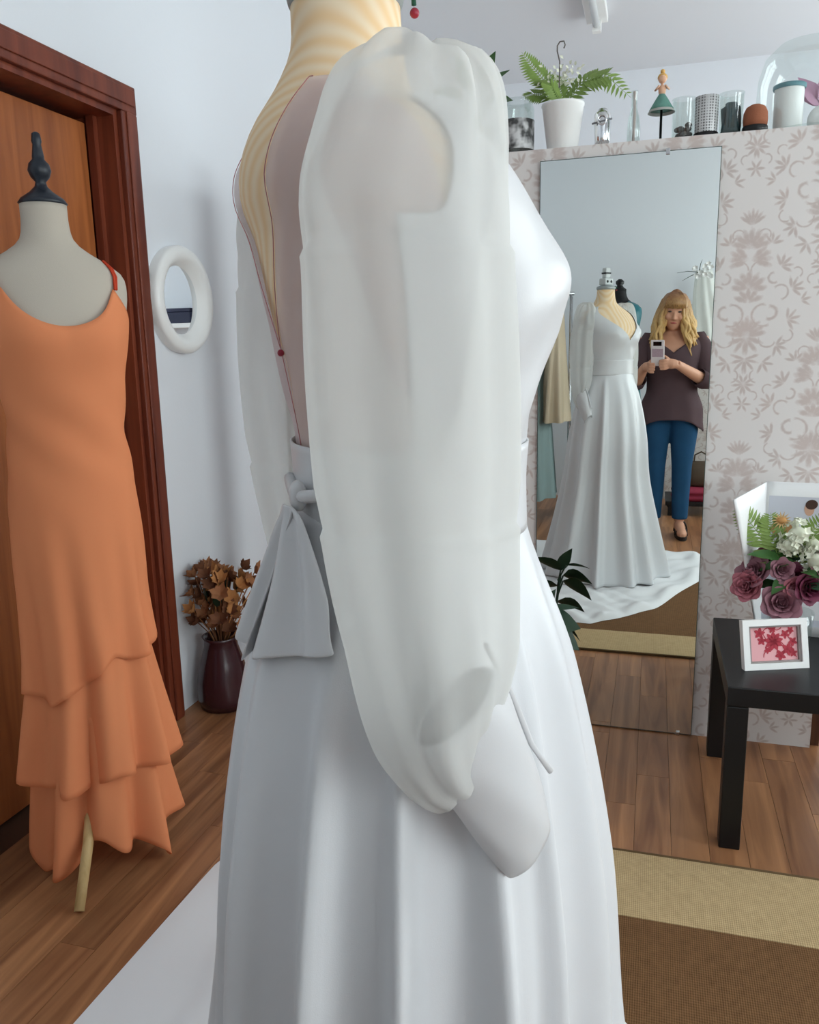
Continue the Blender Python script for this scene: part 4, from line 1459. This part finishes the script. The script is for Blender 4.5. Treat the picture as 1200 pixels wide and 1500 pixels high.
# ------------------------------------------------------------------ plant standing on the floor before the mirror
fp = thing('potted_plant', 'dark green plant with pointed leaves on the floor before the tall mirror', 'plant', (-0.335, 2.42, 0))
MB().lathe([(0.06, 0), (0.064, 0.003), (0.078, 0.15), (0.081, 0.16), (0.074, 0.16), (0.062, 0.02)], 30).build('pot', mat('dark_pot', (52, 48, 46), 0.5), fp)
MB().lathe([(0.001, 0.148), (0.072, 0.148)], 24, cap0=False, cap1=False).build('soil', MT['dark_soil'], fp)
MB().tube([(0, 0, 0.14), (0.01, 0.0, 0.3), (0.03, 0, 0.46)], [0.007, 0.006, 0.004], 8).build('stem', deep_leaf, fp)
for (b_, d_, L, w) in (((0.05, 0, 0.50), (1, 0.1, 0.2), 0.09, 0.022), ((0.04, 0, 0.46), (1, -0.1, 0.0), 0.105, 0.085), ((0.04, 0, 0.44), (0.85, -0.2, -0.35), 0.12, 0.08), ((0.03, 0, 0.48), (0.3, -0.3, 0.9), 0.09, 0.05),
                       ((0.03, 0, 0.48), (-0.8, 0.1, 0.6), 0.12, 0.06), ((0.02, 0, 0.42), (-0.9, -0.2, 0.0), 0.12, 0.06), ((0.02, 0, 0.36), (0.8, -0.5, -0.2), 0.11, 0.07), ((0.02, 0, 0.28), (0.9, 0.2, -0.3), 0.11, 0.05)):
    MB().tube([(0.02, 0, b_[2] - 0.06), b_], 0.003, 5).leaf(b_, d_, (0, -0.7, 0.7), L, w, 0.3, 6).build('leaf', deep_leaf, fp)

# ------------------------------------------------------------------ the photographer, seen in the tall mirror
UP2 = -dn2
PH0 = Vector((0, 0, CAM_H)) - fw * 0.014 - UP2 * 0.062 + rt2 * 0.010


def pw(a, b_, c):          # phone frame: a right, b up, c forward (towards the mirror)
    return PH0 + rt2 * a + UP2 * b_ + fw * c


def pbox(name, x0, x1, y0, y1, z0, z1, m_, par, bev=0.0):
    mb = MB().box(x0, x1, y0, y1, z0, z1)
    mb.v = [tuple(pw(*p) - PH0) for p in mb.v]
    o = mb.build(name, m_, par, smooth=False)
    if bev:
        bevel(o, bev, 3)
    return o


ph = thing('smartphone', 'white smartphone held up by the woman in the mirror', 'phone', PH0)
casem = mat('pearl_phone_case', (226, 214, 214), 0.35)
pbox('case', -0.042, 0.042, -0.088, 0.076, -0.011, -0.002, casem, ph, 0.005)
pbox('camera_window', -0.026, 0.026, 0.040, 0.066, -0.0025, -0.0008, mat('black_lens_glass', (10, 10, 12), 0.1), ph, 0.0005)
pbox('screen', -0.037, 0.037, -0.080, 0.068, -0.0116, -0.0108, MT['black_lens_glass'], ph)
pbox('printed_panel', -0.034, 0.034, -0.030, 0.022, -0.0022, -0.0012, mat('mauve_print', (176, 150, 160), 0.5, var=0.3, vscale=120), ph)

skin = mat('warm_skin', (206, 152, 124), 0.55)
WX, WY = 0.118, -0.37


def remeshed(name, mb, m_, parent, voxel, smooth_n=6):
    me = bpy.data.meshes.new(name)
    me.from_pydata([tuple(v) for v in mb.v], [], mb.f)
    tmp = bpy.data.objects.new('tmp', me)
    COL.objects.link(tmp)
    r_ = tmp.modifiers.new('r', 'REMESH'); r_.mode = 'VOXEL'; r_.voxel_size = voxel
    sm = tmp.modifiers.new('s', 'SMOOTH'); sm.iterations = smooth_n; sm.factor = 0.5
    dg = bpy.context.evaluated_depsgraph_get()
    me2 = bpy.data.meshes.new_from_object(tmp.evaluated_get(dg))
    bpy.data.objects.remove(tmp); bpy.data.meshes.remove(me)
    me2.materials.clear(); me2.materials.append(m_)
    for p in me2.polygons:
        p.use_smooth = True
    me2.name = name
    o = bpy.data.objects.new(name, me2)
    COL.objects.link(o)
    if parent:
        o.parent = parent
    return o


def wl_(p):                # world point to the woman's local frame
    return Vector(p) - Vector((WX, WY, 0))


WT = [(0.78, 0.0, 0.11, 0.125, 0.17), (0.88, 0.0, 0.115, 0.13, 0.175), (0.98, 0.01, 0.115, 0.105, 0.15), (1.06, 0.015, 0.12, 0.10, 0.15), (1.15, 0.02, 0.135, 0.10, 0.158), (1.22, 0.022, 0.132, 0.105, 0.168), (1.28, 0.015, 0.11, 0.105, 0.175), (1.325, 0.005, 0.085, 0.095, 0.165), (1.355, 0.0, 0.065, 0.08, 0.115), (1.375, 0.0, 0.058, 0.066, 0.07), (1.40, 0.005, 0.054, 0.056, 0.056)]


def wpt(th, z, off=0.0):   # th = 0 is forward (+Y), x to her right (+X)
    cy, df, db, hw = interp(WT, z)
    c, s_ = math.cos(th), math.sin(th)
    return Vector((s_ * (hw + off), cy + c * ((df if c > 0 else db) + off), z))


body = MB()
body.loft([[wpt(2 * PI * j / 40, 0.80 + 0.6 * i / 30) for j in range(40)] for i in range(31)], True, True, True)
# neck, tilted forward to look at the phone
body.tube([(0, 0.0, 1.34), (0, 0.008, 1.39), (0, 0.025, 1.45)], [0.056, 0.052, 0.052], 20)
# head: rings along its own axis, tilted forward
HC = Vector((-0.004, 0.045, 1.505))
HT = Matrix.Rotation(math.radians(-14), 3, 'X') @ Matrix.Rotation(math.radians(4), 3, 'Y')
#      z       y0     front  back   half width
HEAD = [(-0.118, 0.040, 0.018, 0.015, 0.014), (-0.110, 0.036, 0.034, 0.034, 0.030), (-0.095, 0.026, 0.058, 0.050, 0.044), (-0.07, 0.014, 0.074, 0.066, 0.056), (-0.04, 0.006, 0.084, 0.084, 0.066), (-0.005, 0.0, 0.086, 0.096, 0.072), (0.03, -0.004, 0.090, 0.100, 0.074), (0.065, -0.006, 0.088, 0.094, 0.070), (0.095, -0.008, 0.070, 0.076, 0.055), (0.112, -0.008, 0.042, 0.046, 0.034), (0.119, -0.008, 0.010, 0.010, 0.010)]
rings = []
for i in range(29):
    z = -0.118 + 0.237 * i / 28
    y0, df, db, hw = interp(HEAD, z)
    rings.append([HC + HT @ Vector((math.sin(a) * hw, y0 + math.cos(a) * (df if math.cos(a) > 0 else db), z)) for a in [2 * PI * j / 32 for j in range(32)]])
body.loft(rings, True, True, True)


def hd(x, y, z):
    return HC + HT @ Vector((x, y, z))


body.tube([hd(0, 0.082, 0.012), hd(0, 0.094, -0.012), hd(0, 0.104, -0.032), hd(0, 0.094, -0.04)], [0.007, 0.009, 0.012, 0.009], 10)
for s_ in (-1, 1):
    body.sphere(hd(s_ * 0.012, 0.09, -0.036), 0.008, 8, 6)
    body.sphere(hd(s_ * 0.072, -0.004, -0.012), 0.018, 8, 6, (0.4, 0.8, 1.4))
    body.sphere(hd(s_ * 0.036, 0.068, -0.03), 0.022, 10, 8)
body.sphere(hd(0, 0.080, -0.066), 0.014, 10, 8, (1.6, 0.7, 0.6))
body.sphere(hd(0, 0.066, -0.098), 0.018, 10, 8)
# arms: shoulder, elbow, wrist, then the hands closing on the phone
SH = {1: wl_((0.288, -0.375, 1.305)), -1: wl_((-0.052, -0.375, 1.305))}
EL = {1: wl_((0.345, -0.30, 1.035)), -1: wl_((-0.12, -0.29, 1.03))}
WRI = {1: wl_(pw(0.105, -0.085, -0.055)), -1: wl_(pw(-0.095, -0.105, -0.050))}
for s_ in (-1, 1):
    a, b_, c = SH[s_], EL[s_], WRI[s_]
    body.tube([a.lerp(Vector((0, 0, 1.3)), 0.3), a, a.lerp(b_, 0.4), b_, b_.lerp(c, 0.12), b_.lerp(c, 0.5), c], [0.055, 0.056, 0.048, 0.040, 0.042, 0.036, 0.026], 16)
# hands in the phone's frame: palm behind/under the case, fingers curl over the face that looks at the mirror
for s_ in (-1, 1):
    zoff = -0.006 if s_ > 0 else -0.028
    palm = [pw(s_ * 0.105 if s_ > 0 else s_ * 0.095, -0.085 if s_ > 0 else -0.105, -0.055), pw(s_ * 0.078, -0.075 + zoff, -0.038), pw(s_ * 0.058, -0.062 + zoff, -0.024)]
    body.tube([wl_(p) for p in palm], [0.027, 0.033, 0.026], 14)
    for k in range(4):
        up_ = -0.040 - 0.0185 * k + zoff
        Lf = (0.92, 1.0, 0.95, 0.78)[k]
        f0 = pw(s_ * 0.060, up_ * 0.8 - 0.02, -0.026 + 0.002 * k)
        f1 = pw(s_ * 0.058, up_, -0.004)
        f2 = pw(s_ * 0.045, up_ - 0.002, 0.0075)
        f3 = pw(s_ * (0.045 - 0.036 * Lf), up_ - 0.004, 0.008)
        body.tube([wl_(p) for p in (f0, f1, f2, f3)], [0.0095, 0.009, 0.0085, 0.0068], 8)
    # thumb on the screen side
    t0, t1, t2 = pw(s_ * 0.070, -0.062 + zoff, -0.045), pw(s_ * 0.052, -0.035 + zoff, -0.030), pw(s_ * 0.028, -0.015 + zoff, -0.022)
    body.tube([wl_(p) for p in (t0, t1, t2)], [0.013, 0.0105, 0.008], 8)
# legs and feet
for s_ in (-1, 1):
    fx = s_ * 0.085
    body.tube([(s_ * 0.085, -0.005, 0.84), (s_ * 0.088, 0.0, 0.72), (s_ * 0.084, 0.012, 0.48), (s_ * 0.085, -0.01, 0.33), (fx, -0.012, 0.10)], [0.085, 0.080, 0.052, 0.052, 0.033], 18)
    body.tube([(fx, -0.035, 0.055), (fx, -0.005, 0.07), (fx + s_ * 0.01, 0.07, 0.05), (fx + s_ * 0.018, 0.14, 0.037), (fx + s_ * 0.02, 0.175, 0.033)], [0.028, 0.036, 0.032, 0.032, 0.016], 14)
person = remeshed('person', body, skin, None, 0.0055, 3)
person.location = (WX, WY, 0)
tag(person, 'woman in a plum V-neck blouse and blue jeans photographing the mirror', 'person')

# facial features
ink = mat('eye_dark', (40, 28, 24), 0.4)
lip = mat('lip_rose', (168, 84, 78), 0.5)
for s_ in (-1, 1):
    MB().sphere(hd(s_ * 0.030, 0.0805, 0.008), 0.0085, 10, 8, (1.4, 0.6, 0.6)).build('eye', ink, person)
    MB().tube([hd(s_ * 0.012, 0.09, 0.028), hd(s_ * 0.03, 0.087, 0.033), hd(s_ * 0.048, 0.075, 0.028)], [0.003, 0.0035, 0.002], 6).build('eyebrow', mat('brow_brown', (110, 74, 48), 0.7), person)
MB().tube([hd(-0.022, 0.079, -0.064), hd(-0.008, 0.0895, -0.063), hd(0.008, 0.0895, -0.063), hd(0.022, 0.079, -0.064)], [0.002, 0.0055, 0.0055, 0.002], 8).build('lips', lip, person)

# blouse
plumf = mat('plum_jersey', (84, 66, 70), 0.8, spec=0.15, bump=0.15, bscale=300)


def bl_top(th):
    a = abs((th + PI) % (2 * PI) - PI)
    if a < 1.0:
        return 1.235 + 0.128 * (a / 1.0) ** 0.9
    return 1.363 + 0.012 * min(1, (a - 1.0))


rings = []
for i in range(41):
    t = i / 40
    ring = []
    for j in range(64):
        th = 2 * PI * j / 64
        hem = 0.80 - 0.085 * abs(math.sin(th)) ** 3
        z = hem + (bl_top(th) - hem) * t
        fl_ = 0.012 + 0.022 * max(0, (0.98 - z) / 0.2) + 0.004 * math.sin(9 * th + 2) * max(0, (1.1 - z) / 0.3)
        ring.append(wpt(th, max(z, 0.785), fl_) + Vector((0, 0, min(0, z - 0.785))))
    rings.append(ring)
bls = MB().loft(rings, True)
for s_ in (-1, 1):
    a, b_, c = SH[s_], EL[s_], WRI[s_]
    cen = a.lerp(Vector((0, 0, 1.30)), 0.42)
    path = [cen, a.lerp(cen, 0.30) + Vector((0, 0, 0.004)), a.lerp(b_, 0.2), a.lerp(b_, 0.6), b_ + (b_ - a).normalized() * 0.006, b_.lerp(c, 0.14), b_.lerp(c, 0.36)]
    bls.tube(path, [0.058, 0.070, 0.070, 0.062, 0.057, 0.057, 0.056], 18, False)
solid(bls.build('blouse', plumf, person), 0.002)

# jeans
denim = mat('blue_denim', (34, 74, 108), 0.8, spec=0.15, bump=0.3, bscale=500, var=0.15, vscale=12)
jn = MB()
jn.loft([[wpt(2 * PI * j / 40, 0.80 + 0.14 * i / 8, 0.008) for j in range(40)] for i in range(9)], True, True, False)
for s_ in (-1, 1):
    jn.tube([(s_ * 0.080, -0.005, 0.86), (s_ * 0.089, 0.0, 0.72), (s_ * 0.085, 0.010, 0.48), (s_ * 0.086, -0.006, 0.33), (s_ * 0.087, -0.006, 0.115)], [0.092, 0.091, 0.066, 0.061, 0.052], 22)
jeans = remeshed('jeans', jn, denim, person, 0.008, 4)

# sandals
sand = mat('black_sandal', (28, 24, 24), 0.5)
for s_ in (-1, 1):
    fx = s_ * 0.085
    so_ = MB()
    rings = []
    for zz in (0.002, 0.026):
        rings.append([(fx + s_ * (0.004 + 0.018 * (0.5 + 0.5 * math.cos(a))) + 0.040 * math.sin(a), 0.058 + 0.135 * math.cos(a), zz) for a in [2 * PI * j / 30 for j in range(30)]])
    so_.loft(rings, True, True, True)
    sl_ = so_.build('sandal', sand, person, smooth=False)
    for (y, r_, z_) in ((0.11, 0.037, 0.05), (0.06, 0.037, 0.06), (-0.02, 0.04, 0.085)):
        arc = [(fx + s_ * 0.012 + (r_ + 0.002) * math.cos(a), y, 0.024 + (z_ - 0.02) * math.sin(a) * 1.15) for a in [PI * k / 12 for k in range(13)]]
        MB().tube(arc, 0.0065, 6).build('sandal_strap', sand, sl_)

# hair: long wavy locks with a fringe, auburn crown fading to blond ends
hm = bpy.data.materials.new('blond_hair'); hm.use_nodes = True
nt = hm.node_tree; pb = nt.nodes['Principled BSDF']; pb.inputs['Roughness'].default_value = 0.45
tcn = nt.nodes.new('ShaderNodeTexCoord'); sx = nt.nodes.new('ShaderNodeSeparateXYZ'); nt.links.new(tcn.outputs['Object'], sx.inputs[0])
mrn = nt.nodes.new('ShaderNodeMapRange'); mrn.inputs[1].default_value = 1.62; mrn.inputs[2].default_value = 1.42; nt.links.new(sx.outputs[2], mrn.inputs[0])
nz = nt.nodes.new('ShaderNodeTexNoise'); nz.inputs['Scale'].default_value = 60; nt.links.new(tcn.outputs['Object'], nz.inputs['Vector'])
mxx = (X(nt, mrn.outputs[0]) + (X(nt, nz.outputs['Fac']) - 0.5) * 0.8)
rp = nt.nodes.new('ShaderNodeValToRGB'); rp.color_ramp.elements[0].color = (*lin((138, 90, 58)), 1); rp.color_ramp.elements[1].color = (*lin((206, 166, 104)), 1)
nt.links.new(mxx.v, rp.inputs[0]); nt.links.new(rp.outputs[0], pb.inputs['Base Color'])
hair = MB()
rs = random.Random(31)
# cap over the skull
rings = []
for i in range(17):
    z = -0.05 + 0.184 * i / 16
    y0, df, db, hw = interp(HEAD, min(z, 0.112))
    k = 1.13 if z < 0.1 else 1.13 * max(0.05, math.sqrt(max(0, (0.134 - z) / 0.034)))
    ring = []
    for j in range(40):
        a = 2 * PI * j / 40
        front = max(0, math.cos(a))
        r_ = (df if math.cos(a) > 0 else db) * k
        face_gap = 0.045 * front ** 0.5 if (front > 0.25 and z < 0.03) else 0.0
        ring.append(HC + HT @ Vector((math.sin(a) * (hw * k + 0.004) , y0 + math.cos(a) * (r_ + 0.003) - face_gap * 1.6, z)))
    rings.append(ring)
hair.loft(rings, True, True, True)
for k in range(120):
    a = rs.uniform(0.62, 2 * PI - 0.62)
    y0, df, db, hw = interp(HEAD, 0.06)
    p0 = hd(math.sin(a) * 0.02, y0 + math.cos(a) * 0.03, 0.122)
    p1 = hd(math.sin(a) * 0.08, y0 + math.cos(a) * (0.092 if math.cos(a) < 0 else 0.078), 0.06)
    p2 = hd(math.sin(a) * rs.uniform(0.088, 0.108), math.cos(a) * rs.uniform(0.08, 0.11) - 0.01, -0.02)
    wv = rs.uniform(0, 6.28)
    L = rs.uniform(0.14, 0.26)
    pts = [p0, p1, p2]
    ox, oy = math.sin(a), math.cos(a)
    for q in range(1, 7):
        t = q / 6
        pts.append(Vector((p2.x + ox * 0.045 * t + 0.010 * math.sin(wv + t * 9), p2.y + (oy * 0.02 + (0.03 if abs(ox) > 0.6 else -0.02)) * t + 0.010 * math.cos(wv + t * 8), p2.z - L * t)))
    hair.tube(pts, [0.004, 0.010, 0.012, 0.013, 0.013, 0.012, 0.011, 0.009, 0.003], 6)
for k in range(22):
    x = -0.058 + 0.116 * k / 21
    e = rs.uniform(-0.006, 0.006)
    hair.tube([hd(x * 0.5, 0.05, 0.122), hd(x * 0.9, 0.094 - 6 * x * x, 0.092), hd(x * 1.05, 0.104 - 7 * x * x, 0.062), hd(x * 1.12 + e, 0.103 - 7.5 * x * x, 0.036 + e - 2.0 * x * x)], [0.005, 0.0075, 0.0065, 0.002], 6)
hair.build('hair', hm, person)

# ------------------------------------------------------------------ the back of the room, seen in the tall mirror
def simple_form(root, torso_m, keys, z0, z1):
    MB().loft([[tpt(-PI + 2 * PI * j / 40, z0 + (z1 - z0) * i / 30, 0, keys, 0.014) for j in range(40)] for i in range(31)], True, True, True).build('torso', torso_m, root)


TFX, TFY = -0.262, -0.95
KT = [(z + 0.10, a, b_, c, d_) for (z, a, b_, c, d_) in TORSO]
tf = thing('dress_form', 'black tailor\'s bust wearing a teal gown, behind the woman', 'mannequin', (TFX, TFY, 0), PI / 2 + 0.3)
simple_form(tf, mat('black_jersey', (30, 30, 32), 0.8), KT, 1.0, 1.685)
MB().lathe([(0.044, 1.684), (0.050, 1.688), (0.03, 1.70), (0.02, 1.715), (0.03, 1.73), (0.03, 1.745), (0.012, 1.76)], 20).build('finial', black_m, tf)
MB().tube([(0.03, 0, 1.0), (0.03, 0, 0.05)], 0.015, 10).build('pole', black_m, tf)
MB().lathe([(0.15, 0), (0.15, 0.015), (0.02, 0.05)], 28, (0.03, 0, 0)).build('base', black_m, tf)
tg = thing('teal_gown', 'dark teal sleeveless gown on the black dress form', 'dress', (TFX, TFY, 0), PI / 2 + 0.3)
teal = mat('teal_satin', (22, 98, 108), 0.45)
rings = []
for i in range(51):
    t = i / 50
    ring = []
    for j in range(80):
        th = -PI + 2 * PI * j / 80
        a = abs(th)
        zt = 1.50 + 0.10 * min(1, a / 1.0) if a < 1.3 else 1.60 - 0.05 * min(1, a - 1.3)
        z = zt + (0.06 - zt) * t
        if z > 1.12:
            p = tpt(th, z, 0.008, KT, 0.016)
        else:
            q = tpt(th, 1.12, 0.008, KT)
            k = 1 + (1.12 - z) * 0.55 + 0.06 * math.sin(9 * th) * (1.12 - z)
            p = (q[0] * k, q[1] * k, z)
        ring.append(p)
    rings.append(ring)
solid(MB().loft(rings, True).build('gown_body', teal, tg), 0.002)

# garment rack with gowns
gr = thing('garment_rack', 'steel garment rail carrying pale gowns behind the woman', 'clothes rack', (-1.05, -0.75, 0))
MB().tube([(-0.5, 0, 1.66), (0.48, 0, 1.66)], 0.013, 10).build('rail', chrome, gr)
for x in (-0.48, 0.46):
    MB().tube([(x, 0, 0.04), (x, 0, 1.66)], 0.012, 10).build('upright', chrome, gr)
    MB().tube([(x, -0.24, 0.03), (x, 0.24, 0.03)], 0.014, 10).build('foot', chrome, gr)


def hung_gown(x, m_, w, zb, label, seed, ztop=1.58):
    g = thing('hanging_gown', label, 'dress', (-1.05 + x, -0.75, 0), group='gowns on the garment rail')
    rr = random.Random(seed)
    hk = MB().tube([(0, 0, 1.66 + 0.016), (0, 0.014, 1.672), (0, 0.016, 1.655), (0, 0.004, 1.64), (0, 0, 1.62)], 0.002, 6)
    hk.tube([(0, -0.19, 1.565), (0, 0, 1.622), (0, 0.19, 1.565)], 0.006, 8).build('hanger', chrome, g)
    ph_ = rr.uniform(0, 6)
    rings = []
    for i in range(31):
        t = i / 30
        z = ztop + (zb - ztop) * t
        ww = (0.19 - 0.06 * math.exp(-((t - 0.3) / 0.12) ** 2)) * min(1, 0.35 + t * 8) + 0.06 * t
        dd = (0.045 + w * t)
        ring = []
        for j in range(48):
            th = 2 * PI * j / 48
            f = 1 + 0.16 * math.sin(7 * th + ph_) * t
            ring.append((math.cos(th) * dd * f, math.sin(th) * ww * f, z))
        rings.append(ring)
    MB().loft(rings, True, True, False).build('gown_body', m_, g)


hung_gown(0.36, mat('champagne_satin', (196, 178, 152), 0.5), 0.06, 0.75, 'short champagne satin gown hanging at the end of the rail', 1)
hung_gown(0.22, mat('grey_teal_chiffon', (132, 152, 152), 0.7), 0.10, 0.18, 'long grey-teal gown hanging on the rail', 2)
hung_gown(0.04, mat('ivory_gown', (206, 200, 188), 0.7), 0.08, 0.25, 'long ivory gown hanging on the rail', 3)
hung_gown(-0.14, mat('charcoal_gown', (70, 72, 74), 0.7), 0.07, 0.3, 'long charcoal gown hanging on the rail', 4)
hung_gown(-0.32, mat('blush_gown', (204, 172, 166), 0.7), 0.08, 0.25, 'long blush gown hanging on the rail', 5)

# low black plinth with a folded red cloth and a brown bag
pl = thing('low_bench', 'low black bench against the wall behind the woman', 'bench', (0.42, -1.25, 0))
bevel(MB().box(-0.30, 0.30, -0.2, 0.24, 0.08, 0.115).build('bench_top', black_m, pl, smooth=False), 0.004)
for (x, y) in ((-0.28, -0.18), (0.24, -0.18), (-0.28, 0.18), (0.24, 0.18)):
    MB().box(x, x + 0.04, y, y + 0.04, 0, 0.0795).build('leg', black_m, pl, smooth=False)
rc = MB()
rings = []
for i in range(9):
    t = i / 8
    rings.append([((0.19 - 0.01 * math.cos(t * 12)) * math.copysign(abs(math.cos(a)) ** 0.5, math.cos(a)), (0.15 - 0.008 * math.cos(t * 12)) * math.copysign(abs(math.sin(a)) ** 0.5, math.sin(a)), 0.09 * t + 0.006 * math.sin(3 * a) * t) for a in [2 * PI * j / 40 for j in range(40)]])
ro = rc.loft(rings, True, True, True).build('folded_cloth', mat('crimson_cloth', (142, 38, 62), 0.75), None)
ro.location = (0.36, -1.17, 0.1155)
tag(ro, 'folded crimson cloth on the low black bench', 'cloth')
bgm = mat('brown_leather', (78, 62, 46), 0.55)
bag = thing('handbag', 'dark brown handbag resting on the folded crimson cloth', 'bag', (0.37, -1.19, 0.213))
rings = []
for (z, a_, b_) in ((0, 0.09, 0.045), (0.02, 0.10, 0.055), (0.10, 0.095, 0.05), (0.17, 0.085, 0.03), (0.19, 0.083, 0.018)):
    rings.append([(a_ * math.copysign(abs(math.cos(t)) ** 0.6, math.cos(t)), b_ * math.copysign(abs(math.sin(t)) ** 0.6, math.sin(t)), z) for t in [2 * PI * j / 36 for j in range(36)]])
MB().loft(rings, True, True, True).build('bag_body', bgm, bag)
MB().tube([(-0.05, 0.01, 0.18), (-0.045, 0.02, 0.24), (0, 0.024, 0.265), (0.045, 0.02, 0.24), (0.05, 0.01, 0.18)], 0.006, 8).build('handle', bgm, bag)

# open shelf upright and the veil with white flowers that hangs on it
hs_ = thing('coat_stand', 'tall tan wooden coat stand holding the bridal veil', 'coat stand', (0.455, -1.58, 0))
tanw = wood('tan_beech', (176, 140, 108), (200, 166, 132), 0.5, 2, 'Z', 0.03)
bevel(MB().box(-0.028, 0.028, -0.02, 0.02, 0.03, 1.80).build('post', tanw, hs_, smooth=False), 0.004)
for a in (0.4, 2.5, 4.6):
    MB().tube([(0, 0, 0.12), (0.12 * math.cos(a), 0.12 * math.sin(a), 0.05), (0.14 * math.cos(a), 0.14 * math.sin(a), 0.016)], 0.015, 8).build('leg', tanw, hs_)
MB().tube([(0, 0.02, 1.76), (-0.1, 0.05, 1.79), (-0.16, 0.06, 1.83)], 0.007, 8).build('peg', tanw, hs_)
MB().tube([(0, 0.02, 1.76), (0.08, 0.05, 1.79), (0.12, 0.06, 1.83)], 0.007, 8).build('peg', tanw, hs_)
vl = thing('bridal_veil', 'white tulle veil with a spray of white flowers hung on the coat stand', 'veil', (0.30, -1.47, 1.40))
rings = []
for i in range(25):
    t = i / 24
    ring = []
    for j in range(60):
        th = 2 * PI * j / 60
        r_ = 0.05 + 0.06 * t + 0.014 * math.sin(8 * th + 3 * t) * (0.3 + t)
        ring.append((0.04 + math.cos(th) * r_ * 1.15 + 0.05 * t, math.sin(th) * r_ * 0.7 - 0.01, 0.44 - 0.62 * t))
    rings.append(ring)
MB().loft(rings, True, True, False).build('tulle', sheer('veil_tulle', (240, 242, 238), 0.8, 0.4), vl)
for k in range(16):
    c = Vector((rs.uniform(-0.04, 0.12), rs.uniform(0.06, 0.10), rs.uniform(0.38, 0.48)))
    fm = MB()
    for q in range(6):
        a = 2 * PI * q / 6 + k
        fm.leaf(c, (math.cos(a), 0.5, math.sin(a)), (0, 1, 0), 0.026, 0.018, -0.1, 3)
    fm.build('flower', white_plastic, vl)
for (dx, dz) in ((-0.16, 0.0), (-0.12, -0.06), (0.02, 0.09)):
    MB().tube([(0.0, 0.06, 0.42), (dx * 0.5, 0.07, 0.43 + dz * 0.6), (dx, 0.08, 0.42 + dz)], [0.003, 0.0025, 0.001], 5).build('twig', deep_leaf, vl)
# wallpaper on the lower part of the wall behind the woman
wbk = MB().box(0.12, XR - 0.02, 0, 0.01, 0.0, 1.6).build('trim_1', wallpaper, smooth=False)
wbk.location = (0, YB + 0.0005, 0)
struct(wbk)
